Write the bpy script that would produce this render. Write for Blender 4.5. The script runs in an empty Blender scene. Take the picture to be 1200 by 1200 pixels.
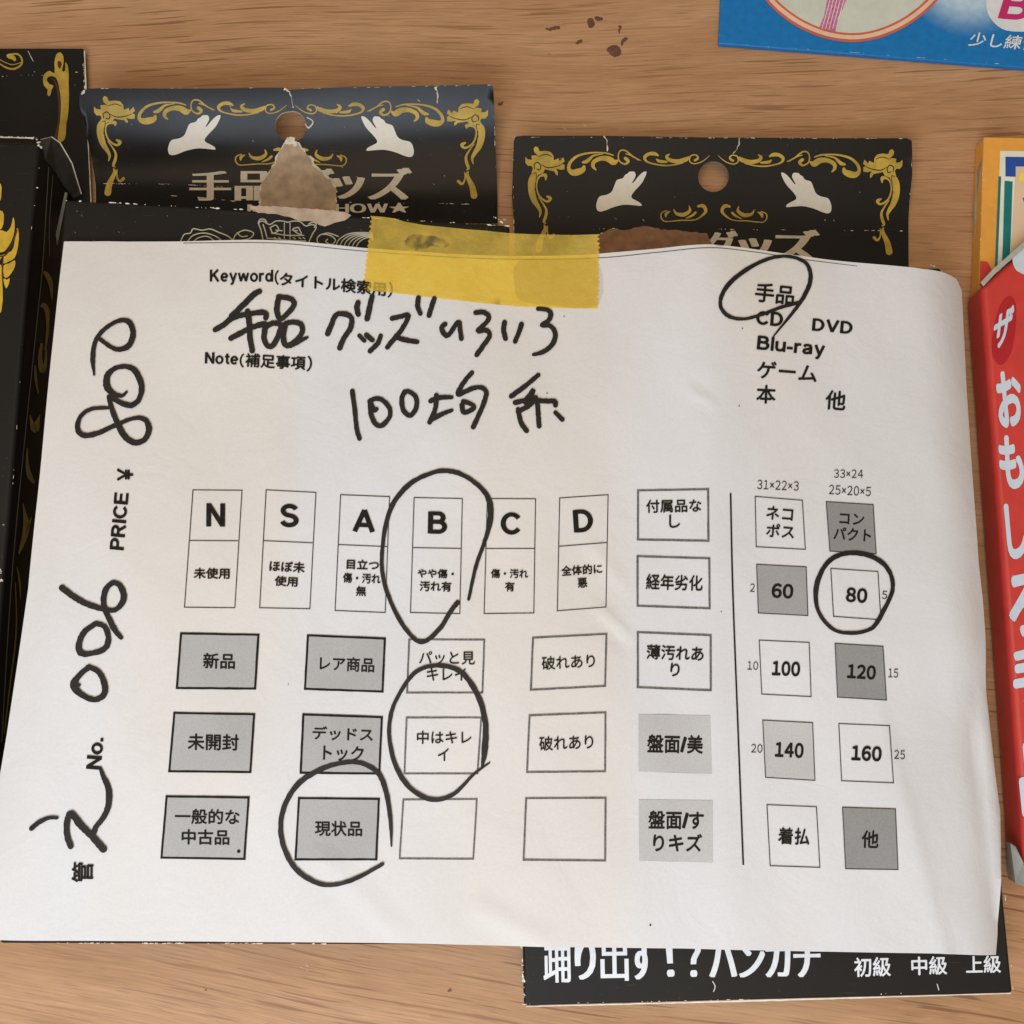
import bpy, bmesh, math, random
from mathutils import Vector
from mathutils.geometry import delaunay_2d_cdt
random.seed(7)
S = bpy.context.scene
COL = S.collection
CM = 0.01                                    # everything below is written in centimetres

# ------------------------------------------------------------------ camera
FPX, H, TH = 1287.0, 36.2, math.radians(12.0)   # focal length in photo pixels, height above the table (cm), tilt
cam = bpy.data.cameras.new('camera'); cam.sensor_width = 36; cam.lens = 36*FPX/1200
cam.clip_start = 0.01; cam.clip_end = 20
co = bpy.data.objects.new('camera', cam); COL.objects.link(co)
co.location = (0, 0, H*CM); co.rotation_euler = (TH, 0, 0); S.camera = co

# ------------------------------------------------------------------ light: window daylight from the near side, soft room light above
w = bpy.data.worlds.new('World'); S.world = w; w.use_nodes = True
bg = w.node_tree.nodes['Background']; bg.inputs[0].default_value = (1.0, .84, .66, 1); bg.inputs[1].default_value = .26

def area(name, loc, target, sx, sy, power, color):
    l = bpy.data.lights.new(name, 'AREA'); l.shape = 'RECTANGLE'; l.size = sx; l.size_y = sy; l.energy = power; l.color = color
    o = bpy.data.objects.new(name, l); COL.objects.link(o); o.location = loc
    o.rotation_euler = (Vector(target)-Vector(loc)).to_track_quat('-Z', 'Y').to_euler()
    return o
area('window_light', (-.15, -.40, .50), (.06, -.10, 0), .52, .34, 4.0, (.77, .87, 1.0))
area('room_light', (-.05, .02, 1.15), (0, .05, 0), 1.0, .7, 4.2, (1.0, .79, .56))
S.view_settings.view_transform = 'Standard'; S.view_settings.look = 'None'
S.view_settings.exposure = .12; S.view_settings.gamma = 1
S.cycles.use_denoising = True

# ------------------------------------------------------------------ picture measurements -> places in the world
ST, CT = math.sin(TH), math.cos(TH)
def P(px, py, zf, lift=0.0):
    u = (px-600)/FPX; v = (py-600)/FPX
    d = (u, ST - v*CT, -CT - v*ST)
    z = zf(0, 0)
    for _ in range(14):
        t = (z-H)/d[2]; x = d[0]*t; y = d[1]*t
        z = zf(x, y)
    return (x, y, z+lift)
def flat(z): return lambda x, y: z

# ------------------------------------------------------------------ materials
def nt(name):
    m = bpy.data.materials.new(name); m.use_nodes = True
    n = m.node_tree.nodes; L = m.node_tree.links
    return m, n, L, n['Principled BSDF']
def noise(n, L, scale, detail=4, vec=None, rough=.5, dist=0):
    t = n.new('ShaderNodeTexNoise'); t.inputs['Scale'].default_value = scale; t.inputs['Detail'].default_value = detail
    t.inputs['Roughness'].default_value = rough; t.inputs['Distortion'].default_value = dist
    if vec is not None: L.new(vec, t.inputs['Vector'])
    return t
def geo(n): return n.new('ShaderNodeNewGeometry').outputs['Position']
def ramp(n, L, src, stops):
    r = n.new('ShaderNodeValToRGB'); L.new(src, r.inputs[0])
    e = r.color_ramp.elements
    while len(e) < len(stops): e.new(.5)
    for k, (p, c) in enumerate(stops):
        e[k].position = p; e[k].color = (c, c, c, 1) if isinstance(c, (int, float)) else (*c, 1)
    return r
def mixc(n, L, fac, a, b, mode='MIX'):
    m = n.new('ShaderNodeMix'); m.data_type = 'RGBA'; m.blend_type = mode
    for s, v in ((m.inputs[0], fac), (m.inputs[6], a), (m.inputs[7], b)):
        if hasattr(v, 'links'): L.new(v, s)
        elif isinstance(v, (int, float)): s.default_value = v
        else: s.default_value = (*v, 1)
    return m.outputs[2]
def bump(n, L, b, h, strength, dist=.0002):
    k = n.new('ShaderNodeBump'); k.inputs['Strength'].default_value = strength; k.inputs['Distance'].default_value = dist
    L.new(h, k.inputs['Height']); L.new(k.outputs[0], b.inputs['Normal'])
def card(name, col, rough=.4, var=.25, nscale=300, spec=.5, bumpy=.15, coat=0):
    m, n, L, b = nt(name); g = geo(n)
    a = noise(n, L, nscale, 5, g)
    bnd = noise(n, L, 28, 3, g)
    r = ramp(n, L, a.outputs[0], [(.3, 1-var), (.7, 1+var)])
    c = mixc(n, L, 1.0, col, r.outputs[0], 'MULTIPLY')
    r2 = ramp(n, L, bnd.outputs[0], [(.3, .92), (.7, 1.06)])
    L.new(mixc(n, L, 1.0, c, r2.outputs[0], 'MULTIPLY'), b.inputs['Base Color'])
    rr = ramp(n, L, bnd.outputs[0], [(.3, rough-.05), (.7, rough+.08)])
    L.new(rr.outputs[0], b.inputs['Roughness'])
    b.inputs['Specular IOR Level'].default_value = spec
    b.inputs['Coat Weight'].default_value = coat
    bump(n, L, b, a.outputs[0], bumpy, .0001)
    return m

# worn black card with fine scratches
def black_card(name, rough, spec=.25, col=(.0085, .0072, .006)):
    m, n, L, b = nt(name); g = geo(n)
    mp = n.new('ShaderNodeMapping'); mp.inputs['Scale'].default_value = (60, 900, 60); mp.inputs['Rotation'].default_value = (0, 0, .5); L.new(g, mp.inputs[0])
    sc = noise(n, L, 1, 2, mp.outputs[0]); fine = noise(n, L, 900, 3, g); big = noise(n, L, 18, 4, g)
    s = ramp(n, L, sc.outputs[0], [(.70, 0), (.80, 1)])
    sp = ramp(n, L, fine.outputs[0], [(.68, 0), (.76, .5)])
    c1 = mixc(n, L, s.outputs[0], col, (.03, .027, .023))
    c2 = mixc(n, L, sp.outputs[0], c1, (.045, .04, .034))
    bm = ramp(n, L, big.outputs[0], [(.3, .75), (.7, 1.4)])
    L.new(mixc(n, L, 1.0, c2, bm.outputs[0], 'MULTIPLY'), b.inputs['Base Color'])
    r = ramp(n, L, big.outputs[0], [(.3, rough-.06), (.7, rough+.1)]); L.new(r.outputs[0], b.inputs['Roughness'])
    b.inputs['Specular IOR Level'].default_value = spec
    bump(n, L, b, big.outputs[0], .25, .0005)
    return m
M_BLACK = black_card('black_card', .50)
M_GLOSS = black_card('glossy_black_card', .22, .17)
M_GOLD = card('gold_print', (.42, .285, .045), .45, .25, 220, .25, .1)
M_GOLD2 = card('bright_gold_print', (.58, .37, .03), .4, .2, 220, .5, .1)
M_GOLDRED = card('gold_shade_print', (.06, .018, .008), .5, .2)
M_HAND = card('cream_print', (.66, .62, .53), .45, .04, 500)
M_LET = card('beige_lettering', (.55, .49, .38), .5, .1, 400)
M_LINE = card('crest_line_print', (.42, .40, .30), .5, .1, 400)
M_WHITE = card('white_print', (.74, .77, .80), .5, .05, 500)
M_INK = card('printer_toner', (.014, .012, .010), .6, .4, 900, .12)
M_INKG = card('grey_toner_line', (.13, .125, .12), .6, .6, 2200, .3)
M_THIN = card('thin_toner_line', (.05, .045, .04), .6, .3, 900, .3)
M_PEN = card('marker_ink', (.017, .0135, .0125), .5, .2, 500, .25)
def grey(name, v, c=.35): return card(name, (v, v*.99, v*.97), .7, c, 1900, .2)
M_G55 = grey('grey_halftone', .41, .07); M_G42 = grey('dark_grey_halftone', .275, .09); M_G62 = grey('light_grey_halftone', .51, .07); M_G45 = grey('mid_grey_halftone', .345, .08)
M_SCUFF = card('bare_card_edge', (.62, .57, .45), .8, .2, 600, .2)
M_EDGEW = card('white_card_edge', (.74, .72, .66), .8, .15, 500, .2)
M_BROWN = card('torn_brown_card', (.43, .32, .22), .85, .22, 260, .15, .5)
M_BROWN3 = card('torn_dark_brown_card', (.27, .15, .085), .85, .25, 260, .15, .5)
M_BROWN2 = card('torn_pale_card', (.47, .36, .27), .85, .18, 260, .15, .5)
M_GREYSIDE = card('grey_card_side', (.26, .25, .20), .6, .15)
M_BLUE = None
def blue_print():
    m, n, L, b = nt('blue_print'); g = geo(n)
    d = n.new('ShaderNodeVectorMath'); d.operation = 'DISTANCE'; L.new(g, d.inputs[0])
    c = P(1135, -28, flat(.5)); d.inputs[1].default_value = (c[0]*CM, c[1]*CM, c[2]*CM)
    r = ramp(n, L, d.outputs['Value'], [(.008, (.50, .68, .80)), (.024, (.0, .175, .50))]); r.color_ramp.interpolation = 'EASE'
    a = noise(n, L, 400, 4, g); k = ramp(n, L, a.outputs[0], [(.3, .9), (.7, 1.1)])
    L.new(mixc(n, L, 1.0, r.outputs[0], k.outputs[0], 'MULTIPLY'), b.inputs['Base Color'])
    b.inputs['Roughness'].default_value = .4
    return m
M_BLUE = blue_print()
M_CREAM = card('cream_disc_print', (.60, .64, .56), .5, .05)
M_RING = card('red_ring_print', (.60, .13, .08), .45, .08)
M_RING2 = card('ring_highlight_print', (.80, .55, .38), .45, .05)
M_PINK = card('pink_ribbon_print', (.55, .16, .30), .5, .35, 900)
M_MAG = card('magenta_print', (.56, .02, .16), .45, .05)
M_RED = card('red_print', (.60, .045, .035), .42, .06, 200)
M_DRED = card('deep_red_print', (.44, .01, .018), .45, .06)
M_YEL = card('orange_print', (.78, .36, .055), .42, .06)
M_YEL2 = card('yellow_print', (.85, .68, .06), .42, .06)
M_TEAL = card('teal_print', (.0, .17, .17), .42, .06)
M_NAVY = card('dark_blue_print', (.012, .07, .34), .42, .06)
M_PALE = card('pale_print', (.74, .76, .62), .45, .04)
M_SKIN = card('beige_picture_print', (.70, .52, .36), .5, .1, 60)
M_STAIN = card('dark_stain', (.13, .055, .028), .6, .3, 500)

def wood():
    m, n, L, b = nt('wood_veneer'); g = geo(n)
    sep = n.new('ShaderNodeSeparateXYZ'); L.new(g, sep.inputs[0])
    # the grain bends: nearly level at the far side, running down to the right at the near side
    wv = noise(n, L, 3.2, 2, g)
    def math_(op, a, c):
        k = n.new('ShaderNodeMath'); k.operation = op
        for s, v in ((k.inputs[0], a), (k.inputs[1], c)):
            if hasattr(v, 'links'): L.new(v, s)
            else: s.default_value = v
        return k.outputs[0]
    slope = math_('ADD', math_('MULTIPLY', sep.outputs[1], -.55), .10)     # dy/dx growing toward the near side
    y2 = math_('ADD', sep.outputs[1], math_('MULTIPLY', sep.outputs[0], slope))
    y3 = math_('ADD', y2, math_('MULTIPLY', wv.outputs[0], .035))
    cb = n.new('ShaderNodeCombineXYZ'); L.new(sep.outputs[0], cb.inputs[0]); L.new(y3, cb.inputs[1])
    def mapped(sx, sy, off=0):
        mp = n.new('ShaderNodeMapping'); mp.inputs['Scale'].default_value = (sx, sy, 1); mp.inputs['Location'].default_value = (off, off, off); L.new(cb.outputs[0], mp.inputs[0]); return mp.outputs[0]
    broad = noise(n, L, 1, 4, mapped(5, 45), .55)
    fibre = noise(n, L, 1, 5, mapped(60, 1500, 3), .6)
    pore = noise(n, L, 1, 1, mapped(26, 820, 7), .45)
    pore2 = noise(n, L, 1, 2, mapped(70, 1500, 11), .5)
    area_ = noise(n, L, 9, 2, g)
    c = ramp(n, L, broad.outputs[0], [(.30, (.385, .20, .088)), (.5, (.455, .252, .126)), (.70, (.525, .308, .164))])
    f = ramp(n, L, fibre.outputs[0], [(.3, .80), (.7, 1.18)])
    c1 = mixc(n, L, 1.0, c.outputs[0], f.outputs[0], 'MULTIPLY')
    p = ramp(n, L, pore.outputs[0], [(.615, 0), (.65, 1)])
    am = ramp(n, L, area_.outputs[0], [(.35, .15), (.6, .85)])
    pm = math_('MULTIPLY', p.outputs[0], am.outputs[0])
    c2 = mixc(n, L, pm, c1, (.215, .098, .046))
    p2 = ramp(n, L, pore2.outputs[0], [(.63, 0), (.68, .5)])
    c3 = mixc(n, L, p2.outputs[0], c2, (.24, .12, .065))
    sp = n.new('ShaderNodeTexVoronoi'); sp.inputs['Scale'].default_value = 62; L.new(g, sp.inputs['Vector'])
    sr = ramp(n, L, sp.outputs['Distance'], [(.012, .5), (.035, 0)])
    c4 = mixc(n, L, sr.outputs[0], c3, (.10, .04, .02))
    L.new(c4, b.inputs['Base Color'])
    b.inputs['Roughness'].default_value = .55; b.inputs['Specular IOR Level'].default_value = .35
    bump(n, L, b, fibre.outputs[0], .25, .0001)
    return m
M_WOOD = wood()

def paper_mat():
    m, n, L, b = nt('white_paper'); g = geo(n)
    a = noise(n, L, 22, 3, g); f = noise(n, L, 1400, 3, g); q = noise(n, L, 6, 1, g)
    mpp = n.new('ShaderNodeMapping'); mpp.inputs['Scale'].default_value = (11, 2.2, 1); mpp.inputs['Location'].default_value = (3.3, 1.2, 0); L.new(g, mpp.inputs[0])
    bands = noise(n, L, 1, 1.5, mpp.outputs[0])          # faint warmer tint in broad bands
    c0 = ramp(n, L, bands.outputs[0], [(.44, (.772, .772, .782)), (.56, (.782, .752, .712))])
    cv = ramp(n, L, a.outputs[0], [(.3, .965), (.7, 1.01)])
    class _o: outputs = [mixc(n, L, 1.0, c0.outputs[0], cv.outputs[0], 'MULTIPLY')]
    c = _o
    k = ramp(n, L, f.outputs[0], [(.3, .97), (.7, 1.02)])
    c1 = mixc(n, L, 1.0, c.outputs[0], k.outputs[0], 'MULTIPLY')
    L.new(c1, b.inputs['Base Color']); b.inputs['Roughness'].default_value = .75; b.inputs['Specular IOR Level'].default_value = .25
    h = noise(n, L, 48, 6, g, .62, .6)
    bump(n, L, b, h.outputs[0], .42, .0012)
    tr = n.new('ShaderNodeBsdfTranslucent'); L.new(c1, tr.inputs[0])
    mx = n.new('ShaderNodeMixShader'); mx.inputs[0].default_value = .12
    out = n['Material Output']; L.new(b.outputs[0], mx.inputs[1]); L.new(tr.outputs[0], mx.inputs[2]); L.new(mx.outputs[0], out.inputs[0])
    return m
M_PAPER = paper_mat()
def tape_mat():
    m, n, L, b = nt('yellow_masking_tape'); g = geo(n)
    a = noise(n, L, 260, 5, g); f = noise(n, L, 130, 5, g, .65)
    c = ramp(n, L, a.outputs[0], [(.3, (.93, .67, .13)), (.7, (.99, .77, .20))])
    L.new(c.outputs[0], b.inputs['Base Color']); b.inputs['Roughness'].default_value = .36
    wr = noise(n, L, 75, 4, g, .6, 1.5)
    hh = n.new('ShaderNodeMath'); hh.operation = 'ADD'; L.new(a.outputs[0], hh.inputs[0]); L.new(wr.outputs[0], hh.inputs[1])
    bump(n, L, b, hh.outputs[0], .6, .0006)
    tp = n.new('ShaderNodeBsdfTransparent'); tp.inputs[0].default_value = (1.0, .94, .56, 1)
    fr = ramp(n, L, f.outputs[0], [(.3, .62), (.7, .82)])
    mx = n.new('ShaderNodeMixShader'); L.new(fr.outputs[0], mx.inputs[0])
    L.new(b.outputs[0], mx.inputs[1]); L.new(tp.outputs[0], mx.inputs[2]); L.new(mx.outputs[0], n['Material Output'].inputs[0])
    return m
M_TAPE = tape_mat()
def stain_mat():
    m, n, L, b = nt('faint_grease_stain'); g = geo(n)
    a = noise(n, L, 330, 4, g); b.inputs['Base Color'].default_value = (.07, .065, .035, 1); b.inputs['Roughness'].default_value = .6
    r = ramp(n, L, a.outputs[0], [(.35, .0), (.65, .55)])
    tp = n.new('ShaderNodeBsdfTransparent'); mx = n.new('ShaderNodeMixShader'); L.new(r.outputs[0], mx.inputs[0])
    L.new(tp.outputs[0], mx.inputs[1]); L.new(b.outputs[0], mx.inputs[2]); L.new(mx.outputs[0], n['Material Output'].inputs[0])
    return m
M_SMUDGE = stain_mat()
def overlap_mat():  # see-through darker tint for the doubled tape area
    m, n, L, b = nt('tape_overlap_tint'); b.inputs['Base Color'].default_value = (.38, .28, .07, 1); b.inputs['Roughness'].default_value = .4
    tp = n.new('ShaderNodeBsdfTransparent'); mx = n.new('ShaderNodeMixShader'); mx.inputs[0].default_value = .14
    L.new(tp.outputs[0], mx.inputs[1]); L.new(b.outputs[0], mx.inputs[2]); L.new(mx.outputs[0], n['Material Output'].inputs[0])
    return m
M_OVERLAP = overlap_mat()

# ------------------------------------------------------------------ object helpers
def base_of(o):
    b = o.get('_b'); return Vector(b) if b is not None else Vector((0, 0, 0))
BASE = {}
def link(name, me, parent=None, base=None):
    o = bpy.data.objects.new(name, me); COL.objects.link(o)
    if parent is not None:
        o.parent = parent; BASE[o.name] = BASE[parent.name]
    else:
        b = base or (0, 0, 0); BASE[o.name] = b; o.location = [c*CM for c in b]
    return o
def tag(o, label, cat, group=None):
    o['label'] = label; o['category'] = cat
    if group: o['group'] = group
    return o
def empty(name, base, label, cat, group=None):
    o = link(name, None, None, base); return tag(o, label, cat, group)
def mk(name, V, F, mat, parent=None, base=None, smooth=False):
    b = BASE[parent.name] if parent is not None else (base or (0, 0, 0))
    me = bpy.data.meshes.new(name)
    me.from_pydata([((x-b[0])*CM, (y-b[1])*CM, (z-b[2])*CM) for x, y, z in V], [], F)
    me.materials.append(mat); me.update()
    if smooth:
        for p in me.polygons: p.use_smooth = True
    return link(name, me, parent, base)
class MB:
    def __init__(s): s.V = []; s.F = []
    def add(s, V, F):
        k = len(s.V); s.V += V; s.F += [tuple(i+k for i in f) for f in F]
    def build(s, name, mat, parent=None, base=None, smooth=False):
        o = mk(name, s.V, s.F, mat, parent, base, smooth)
        if name in ('edge_wear', 'dust_fleck', 'ink_speck'): o['kind'] = 'stuff'      # flecks too small to pick apart
        return o

def inside(p, poly):
    x, y = p; c = False; n = len(poly); j = n-1
    for i in range(n):
        xi, yi = poly[i]; xj, yj = poly[j]
        if (yi > y) != (yj > y) and x < (xj-xi)*(y-yi)/(yj-yi)+xi: c = not c
        j = i
    return c
def cdt(outline, holes=(), step=.4):
    loops = [outline]+list(holes)
    pts = []; edges = []
    for lp in loops:
        k = len(pts); n = len(lp); q = []
        for i in range(n):
            a = lp[i]; b = lp[(i+1) % n]; d = math.hypot(b[0]-a[0], b[1]-a[1]); m = max(1, int(d/step))
            for j in range(m): q.append((a[0]+(b[0]-a[0])*j/m, a[1]+(b[1]-a[1])*j/m))
        pts += q; edges += [(k+i, k+(i+1) % len(q)) for i in range(len(q))]
    xs = [p[0] for p in outline]; ys = [p[1] for p in outline]
    x = min(xs)+step*.53
    while x < max(xs):
        y = min(ys)+step*.47
        while y < max(ys):
            if inside((x, y), outline) and not any(inside((x, y), h) for h in holes): pts.append((x, y))
            y += step
        x += step
    r = delaunay_2d_cdt([Vector(p) for p in pts], edges, [], 0, 1e-5)
    V = [(v.x, v.y) for v in r[0]]; F = []
    for f in r[2]:
        c = (sum(V[i][0] for i in f)/len(f), sum(V[i][1] for i in f)/len(f))
        if inside(c, outline) and not any(inside(c, h) for h in holes):
            a = sum(V[f[i]][0]*V[f[(i+1) % len(f)]][1]-V[f[(i+1) % len(f)]][0]*V[f[i]][1] for i in range(len(f)))
            if abs(a) > 1e-9: F.append(tuple(f) if a > 0 else tuple(reversed(f)))
    return V, F
def smooth_loop(pts, n=4):
    out = []; N = len(pts)
    for i in range(N):
        p0, p1, p2, p3 = pts[i-1], pts[i], pts[(i+1) % N], pts[(i+2) % N]
        for k in range(n):
            t = k/n
            out.append(tuple(.5*((2*b)+(-a+c)*t+(2*a-5*b+4*c-d)*t*t+(-a+3*b-3*c+d)*t**3) for a, b, c, d in zip(p0, p1, p2, p3)))
    return out
def sheet(name, opx, zf, thick, mat, parent=None, base=None, holes=(), step=.4, edge_mat=None):
    """a real sheet of card or paper: top, underside and cut edge"""
    out = [P(x, y, zf)[:2] for x, y in opx]; hs = [[P(x, y, zf)[:2] for x, y in h] for h in holes]
    V2, F = cdt(out, hs, step); n = len(V2)
    V = [(x, y, zf(x, y)) for x, y in V2]+[(x, y, zf(x, y)-thick) for x, y in V2]
    cnt = {}
    for f in F:
        for i in range(len(f)):
            a, b = f[i], f[(i+1) % len(f)]; cnt[(a, b)] = 1
    W = []
    for (a, b) in list(cnt):
        if (b, a) not in cnt:
            k = len(V); V += [V[b], V[a], V[a+n], V[b+n]]; W.append((k, k+1, k+2, k+3))
    FF = F+[tuple(i+n for i in reversed(f)) for f in F]+W
    o = mk(name, V, FF, mat, parent, base)
    if edge_mat: o.data.materials.append(edge_mat)
    for i, p in enumerate(o.data.polygons):
        if i < 2*len(F): p.use_smooth = True
        elif edge_mat: p.material_index = 1
    return o
def add_poly(mb, opx, zf, lift, holes=(), step=.5):
    out = [P(x, y, zf)[:2] for x, y in opx]; hs = [[P(x, y, zf)[:2] for x, y in h] for h in holes]
    V2, F = cdt(out, hs, step); mb.add([(x, y, zf(x, y)+lift) for x, y in V2], F)
def poly(name, opx, zf, lift, mat, parent, holes=(), step=.5):
    mb = MB(); add_poly(mb, opx, zf, lift, holes, step); return mb.build(name, mat, parent)
def catmull(pts, n):
    out = []; N = len(pts)
    for i in range(N-1):
        p0 = pts[max(i-1, 0)]; p1 = pts[i]; p2 = pts[i+1]; p3 = pts[min(i+2, N-1)]
        for k in range(n):
            t = k/n
            out.append(tuple(.5*((2*b)+(-a+c)*t+(2*a-5*b+4*c-d)*t*t+(-a+3*b-3*c+d)*t**3) for a, b, c, d in zip(p0, p1, p2, p3)))
    out.append(pts[-1]); return out
STK = [0]
def stroke(mb, pts, zf, lift, wdt=None, n=6, cap=True, rough=0.0, smooth=True):
    """pen or brush ribbon; pts (x, y) or (x, y, width)"""
    q = [(p[0], p[1], (p[2] if len(p) > 2 else wdt)) for p in pts]
    q = catmull(q, n) if smooth and len(q) > 2 else q
    if not smooth or len(q) == 2:
        r = []
        for a, b in zip(q, q[1:]):
            m = max(1, int(math.hypot(b[0]-a[0], b[1]-a[1])/10))
            r += [tuple(a[k]+(b[k]-a[k])*j/m for k in range(3)) for j in range(m)]
        q = r+[q[-1]]
    STK[0] = (STK[0]+1) % 12
    V = []; F = []; N = len(q); dl = STK[0]*.00045
    L_ = []; R_ = []; C_ = []
    for i in range(N):
        a = q[max(i-1, 0)]; b = q[min(i+1, N-1)]
        dx, dy = b[0]-a[0], b[1]-a[1]; d = math.hypot(dx, dy) or 1
        nx, ny = -dy/d, dx/d; wd = max(q[i][2], .3)/2
        j1 = 1+rough*(random.random()-.5); j2 = 1+rough*(random.random()-.5)
        lf = lift+dl+i*.00004
        V.append(P(q[i][0]+nx*wd*j1, q[i][1]+ny*wd*j1, zf, lf)); V.append(P(q[i][0]-nx*wd*j2, q[i][1]-ny*wd*j2, zf, lf))
    for i in range(N-1): F.append((2*i, 2*i+1, 2*i+3, 2*i+2))
    if cap:
        for idx in (0, N-1):
            a = q[idx]; wd = max(a[2], .3)/2
            k0 = len(V); lf = lift+dl+idx*.00004
            for k in range(10):
                an = 2*math.pi*k/10; V.append(P(a[0]+wd*math.cos(an), a[1]-wd*math.sin(an), zf, lf+.0002))
            F.append(tuple(range(k0, k0+10)))
    # face up
    FF = []
    for f in F:
        A = sum(V[f[i]][0]*V[f[(i+1) % len(f)]][1]-V[f[(i+1) % len(f)]][0]*V[f[i]][1] for i in range(len(f)))
        FF.append(f if A > 0 else tuple(reversed(f)))
    mb.add(V, FF)
TC = {}
def raw_glyphs(s):
    if s not in TC:
        c = bpy.data.curves.new('txt', 'FONT'); c.body = s; c.resolution_u = 4; c.fill_mode = 'FRONT'
        o = bpy.data.objects.new('txt', c); COL.objects.link(o)
        dg = bpy.context.evaluated_depsgraph_get(); dg.update()
        me = bpy.data.meshes.new_from_object(o.evaluated_get(dg))
        V = [(v.co.x, v.co.y) for v in me.vertices]; F = [tuple(p.vertices) for p in me.polygons]
        bpy.data.objects.remove(o); bpy.data.curves.remove(c); bpy.data.meshes.remove(me)
        TC[s] = (V, F)
    return TC[s]
def arc(cx, cy, rx, ry, a0, a1, n=None):
    n = n or max(4, int(abs(a1-a0)/14))
    return [(cx+rx*math.cos(math.radians(a0+(a1-a0)*k/n)), cy+ry*math.sin(math.radians(a0+(a1-a0)*k/n))) for k in range(n+1)]
W_ = .215                                        # stem of the bold sans, cap height 1
SANS = {   # centre lines of a heavy grotesque alphabet: (advance ink width, strokes, stroke width)
 'N': (.80, [[(.1,0),(.1,1)],[(.7,0),(.7,1)],[(.12,.93),(.68,.07)]]),
 'S': (.78, [arc(.39,.71,.27,.20,20,90)+arc(.39,.71,.27,.20,90,265)[1:]+arc(.39,.295,.29,.205,85,-90)[1:]+arc(.39,.295,.29,.205,-90,-165)[1:]]),
 'A': (.94, [[(.10,0),(.47,.97)],[(.84,0),(.47,.97)],[(.24,.30),(.70,.30)]]),
 'B': (.80, [[(.1,0),(.1,1)],[(.1,.915),(.42,.915)]+arc(.42,.725,.20,.19,80,-80)+[(.42,.535),(.1,.535)],[(.40,.535)]+arc(.44,.31,.25,.225,80,-80)+[(.40,.085),(.1,.085)]]),
 'C': (.86, [arc(.45,.5,.35,.405,35,325)]),
 'D': (.82, [[(.1,0),(.1,1)],[(.1,.915),(.33,.915)]+arc(.33,.5,.38,.415,85,-85)+[(.33,.085),(.1,.085)]]),
 'P': (.76, [[(.1,0),(.1,1)],[(.1,.915),(.40,.915)]+arc(.40,.69,.25,.225,80,-80)+[(.40,.465),(.1,.465)]]),
 'R': (.84, [[(.1,0),(.1,1)],[(.1,.915),(.42,.915)]+arc(.42,.71,.24,.205,80,-80)+[(.42,.505),(.1,.505)],[(.42,.48),(.72,0)]]),
 'I': (.20, [[(.1,0),(.1,1)]]),
 'E': (.74, [[(.1,0),(.1,1)],[(.1,.915),(.72,.915)],[(.1,.52),(.67,.52)],[(.1,.085),(.74,.085)]]),
 'V': (.90, [[(.10,1),(.45,.03)],[(.80,1),(.45,.03)]]),
 'K': (.86, [[(.1,0),(.1,1)],[(.12,.38),(.72,1)],[(.34,.58),(.76,0)]]),
 'e': (.68, [[(.12,.37),(.58,.37)],arc(.34,.365,.25,.30,0,318)]),
 'y': (.70, [[(.09,.73),(.36,.06)],[(.61,.73),(.33,-.10),(.27,-.19),(.14,-.205)]]),
 'w': (.98, [[(.08,.73),(.27,.03)],[(.27,.03),(.49,.70)],[(.49,.70),(.71,.03)],[(.71,.03),(.90,.73)]]),
 'o': (.72, [arc(.36,.365,.26,.30,0,360)]),
 'r': (.46, [[(.1,0),(.1,.73)],[(.1,.45),(.18,.60),(.30,.655),(.44,.63)]]),
 'd': (.72, [[(.62,0),(.62,1)],arc(.34,.365,.23,.29,0,360)]),
 't': (.42, [[(.22,.93),(.22,.20),(.28,.09),(.42,.08)],[(.03,.66),(.42,.66)]]),
 'l': (.20, [[(.1,0),(.1,1)]]),
 'u': (.68, [[(.1,.73),(.1,.25),(.17,.11),(.32,.075),(.46,.12),(.57,.26)],[(.58,0),(.58,.73)]]),
 'a': (.66, [[(.10,.52),(.17,.64),(.32,.665),(.48,.63),(.54,.5),(.54,.02)],[(.52,.42),(.30,.37),(.13,.30),(.10,.19),(.17,.085),(.30,.07),(.45,.13),(.53,.26)]]),
 '-': (.38, [[(.0,.32),(.38,.32)]]),
 '/': (.42, [[(.06,-.02),(.36,1.02)]]),
 '.': (.20, [[(.1,0),(.1,.19)]]),
 '(': (.34, [arc(.62,.36,.50,.66,118,242)]),
 ')': (.34, [arc(-.26,.36,.50,.66,62,-62)])}
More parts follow.
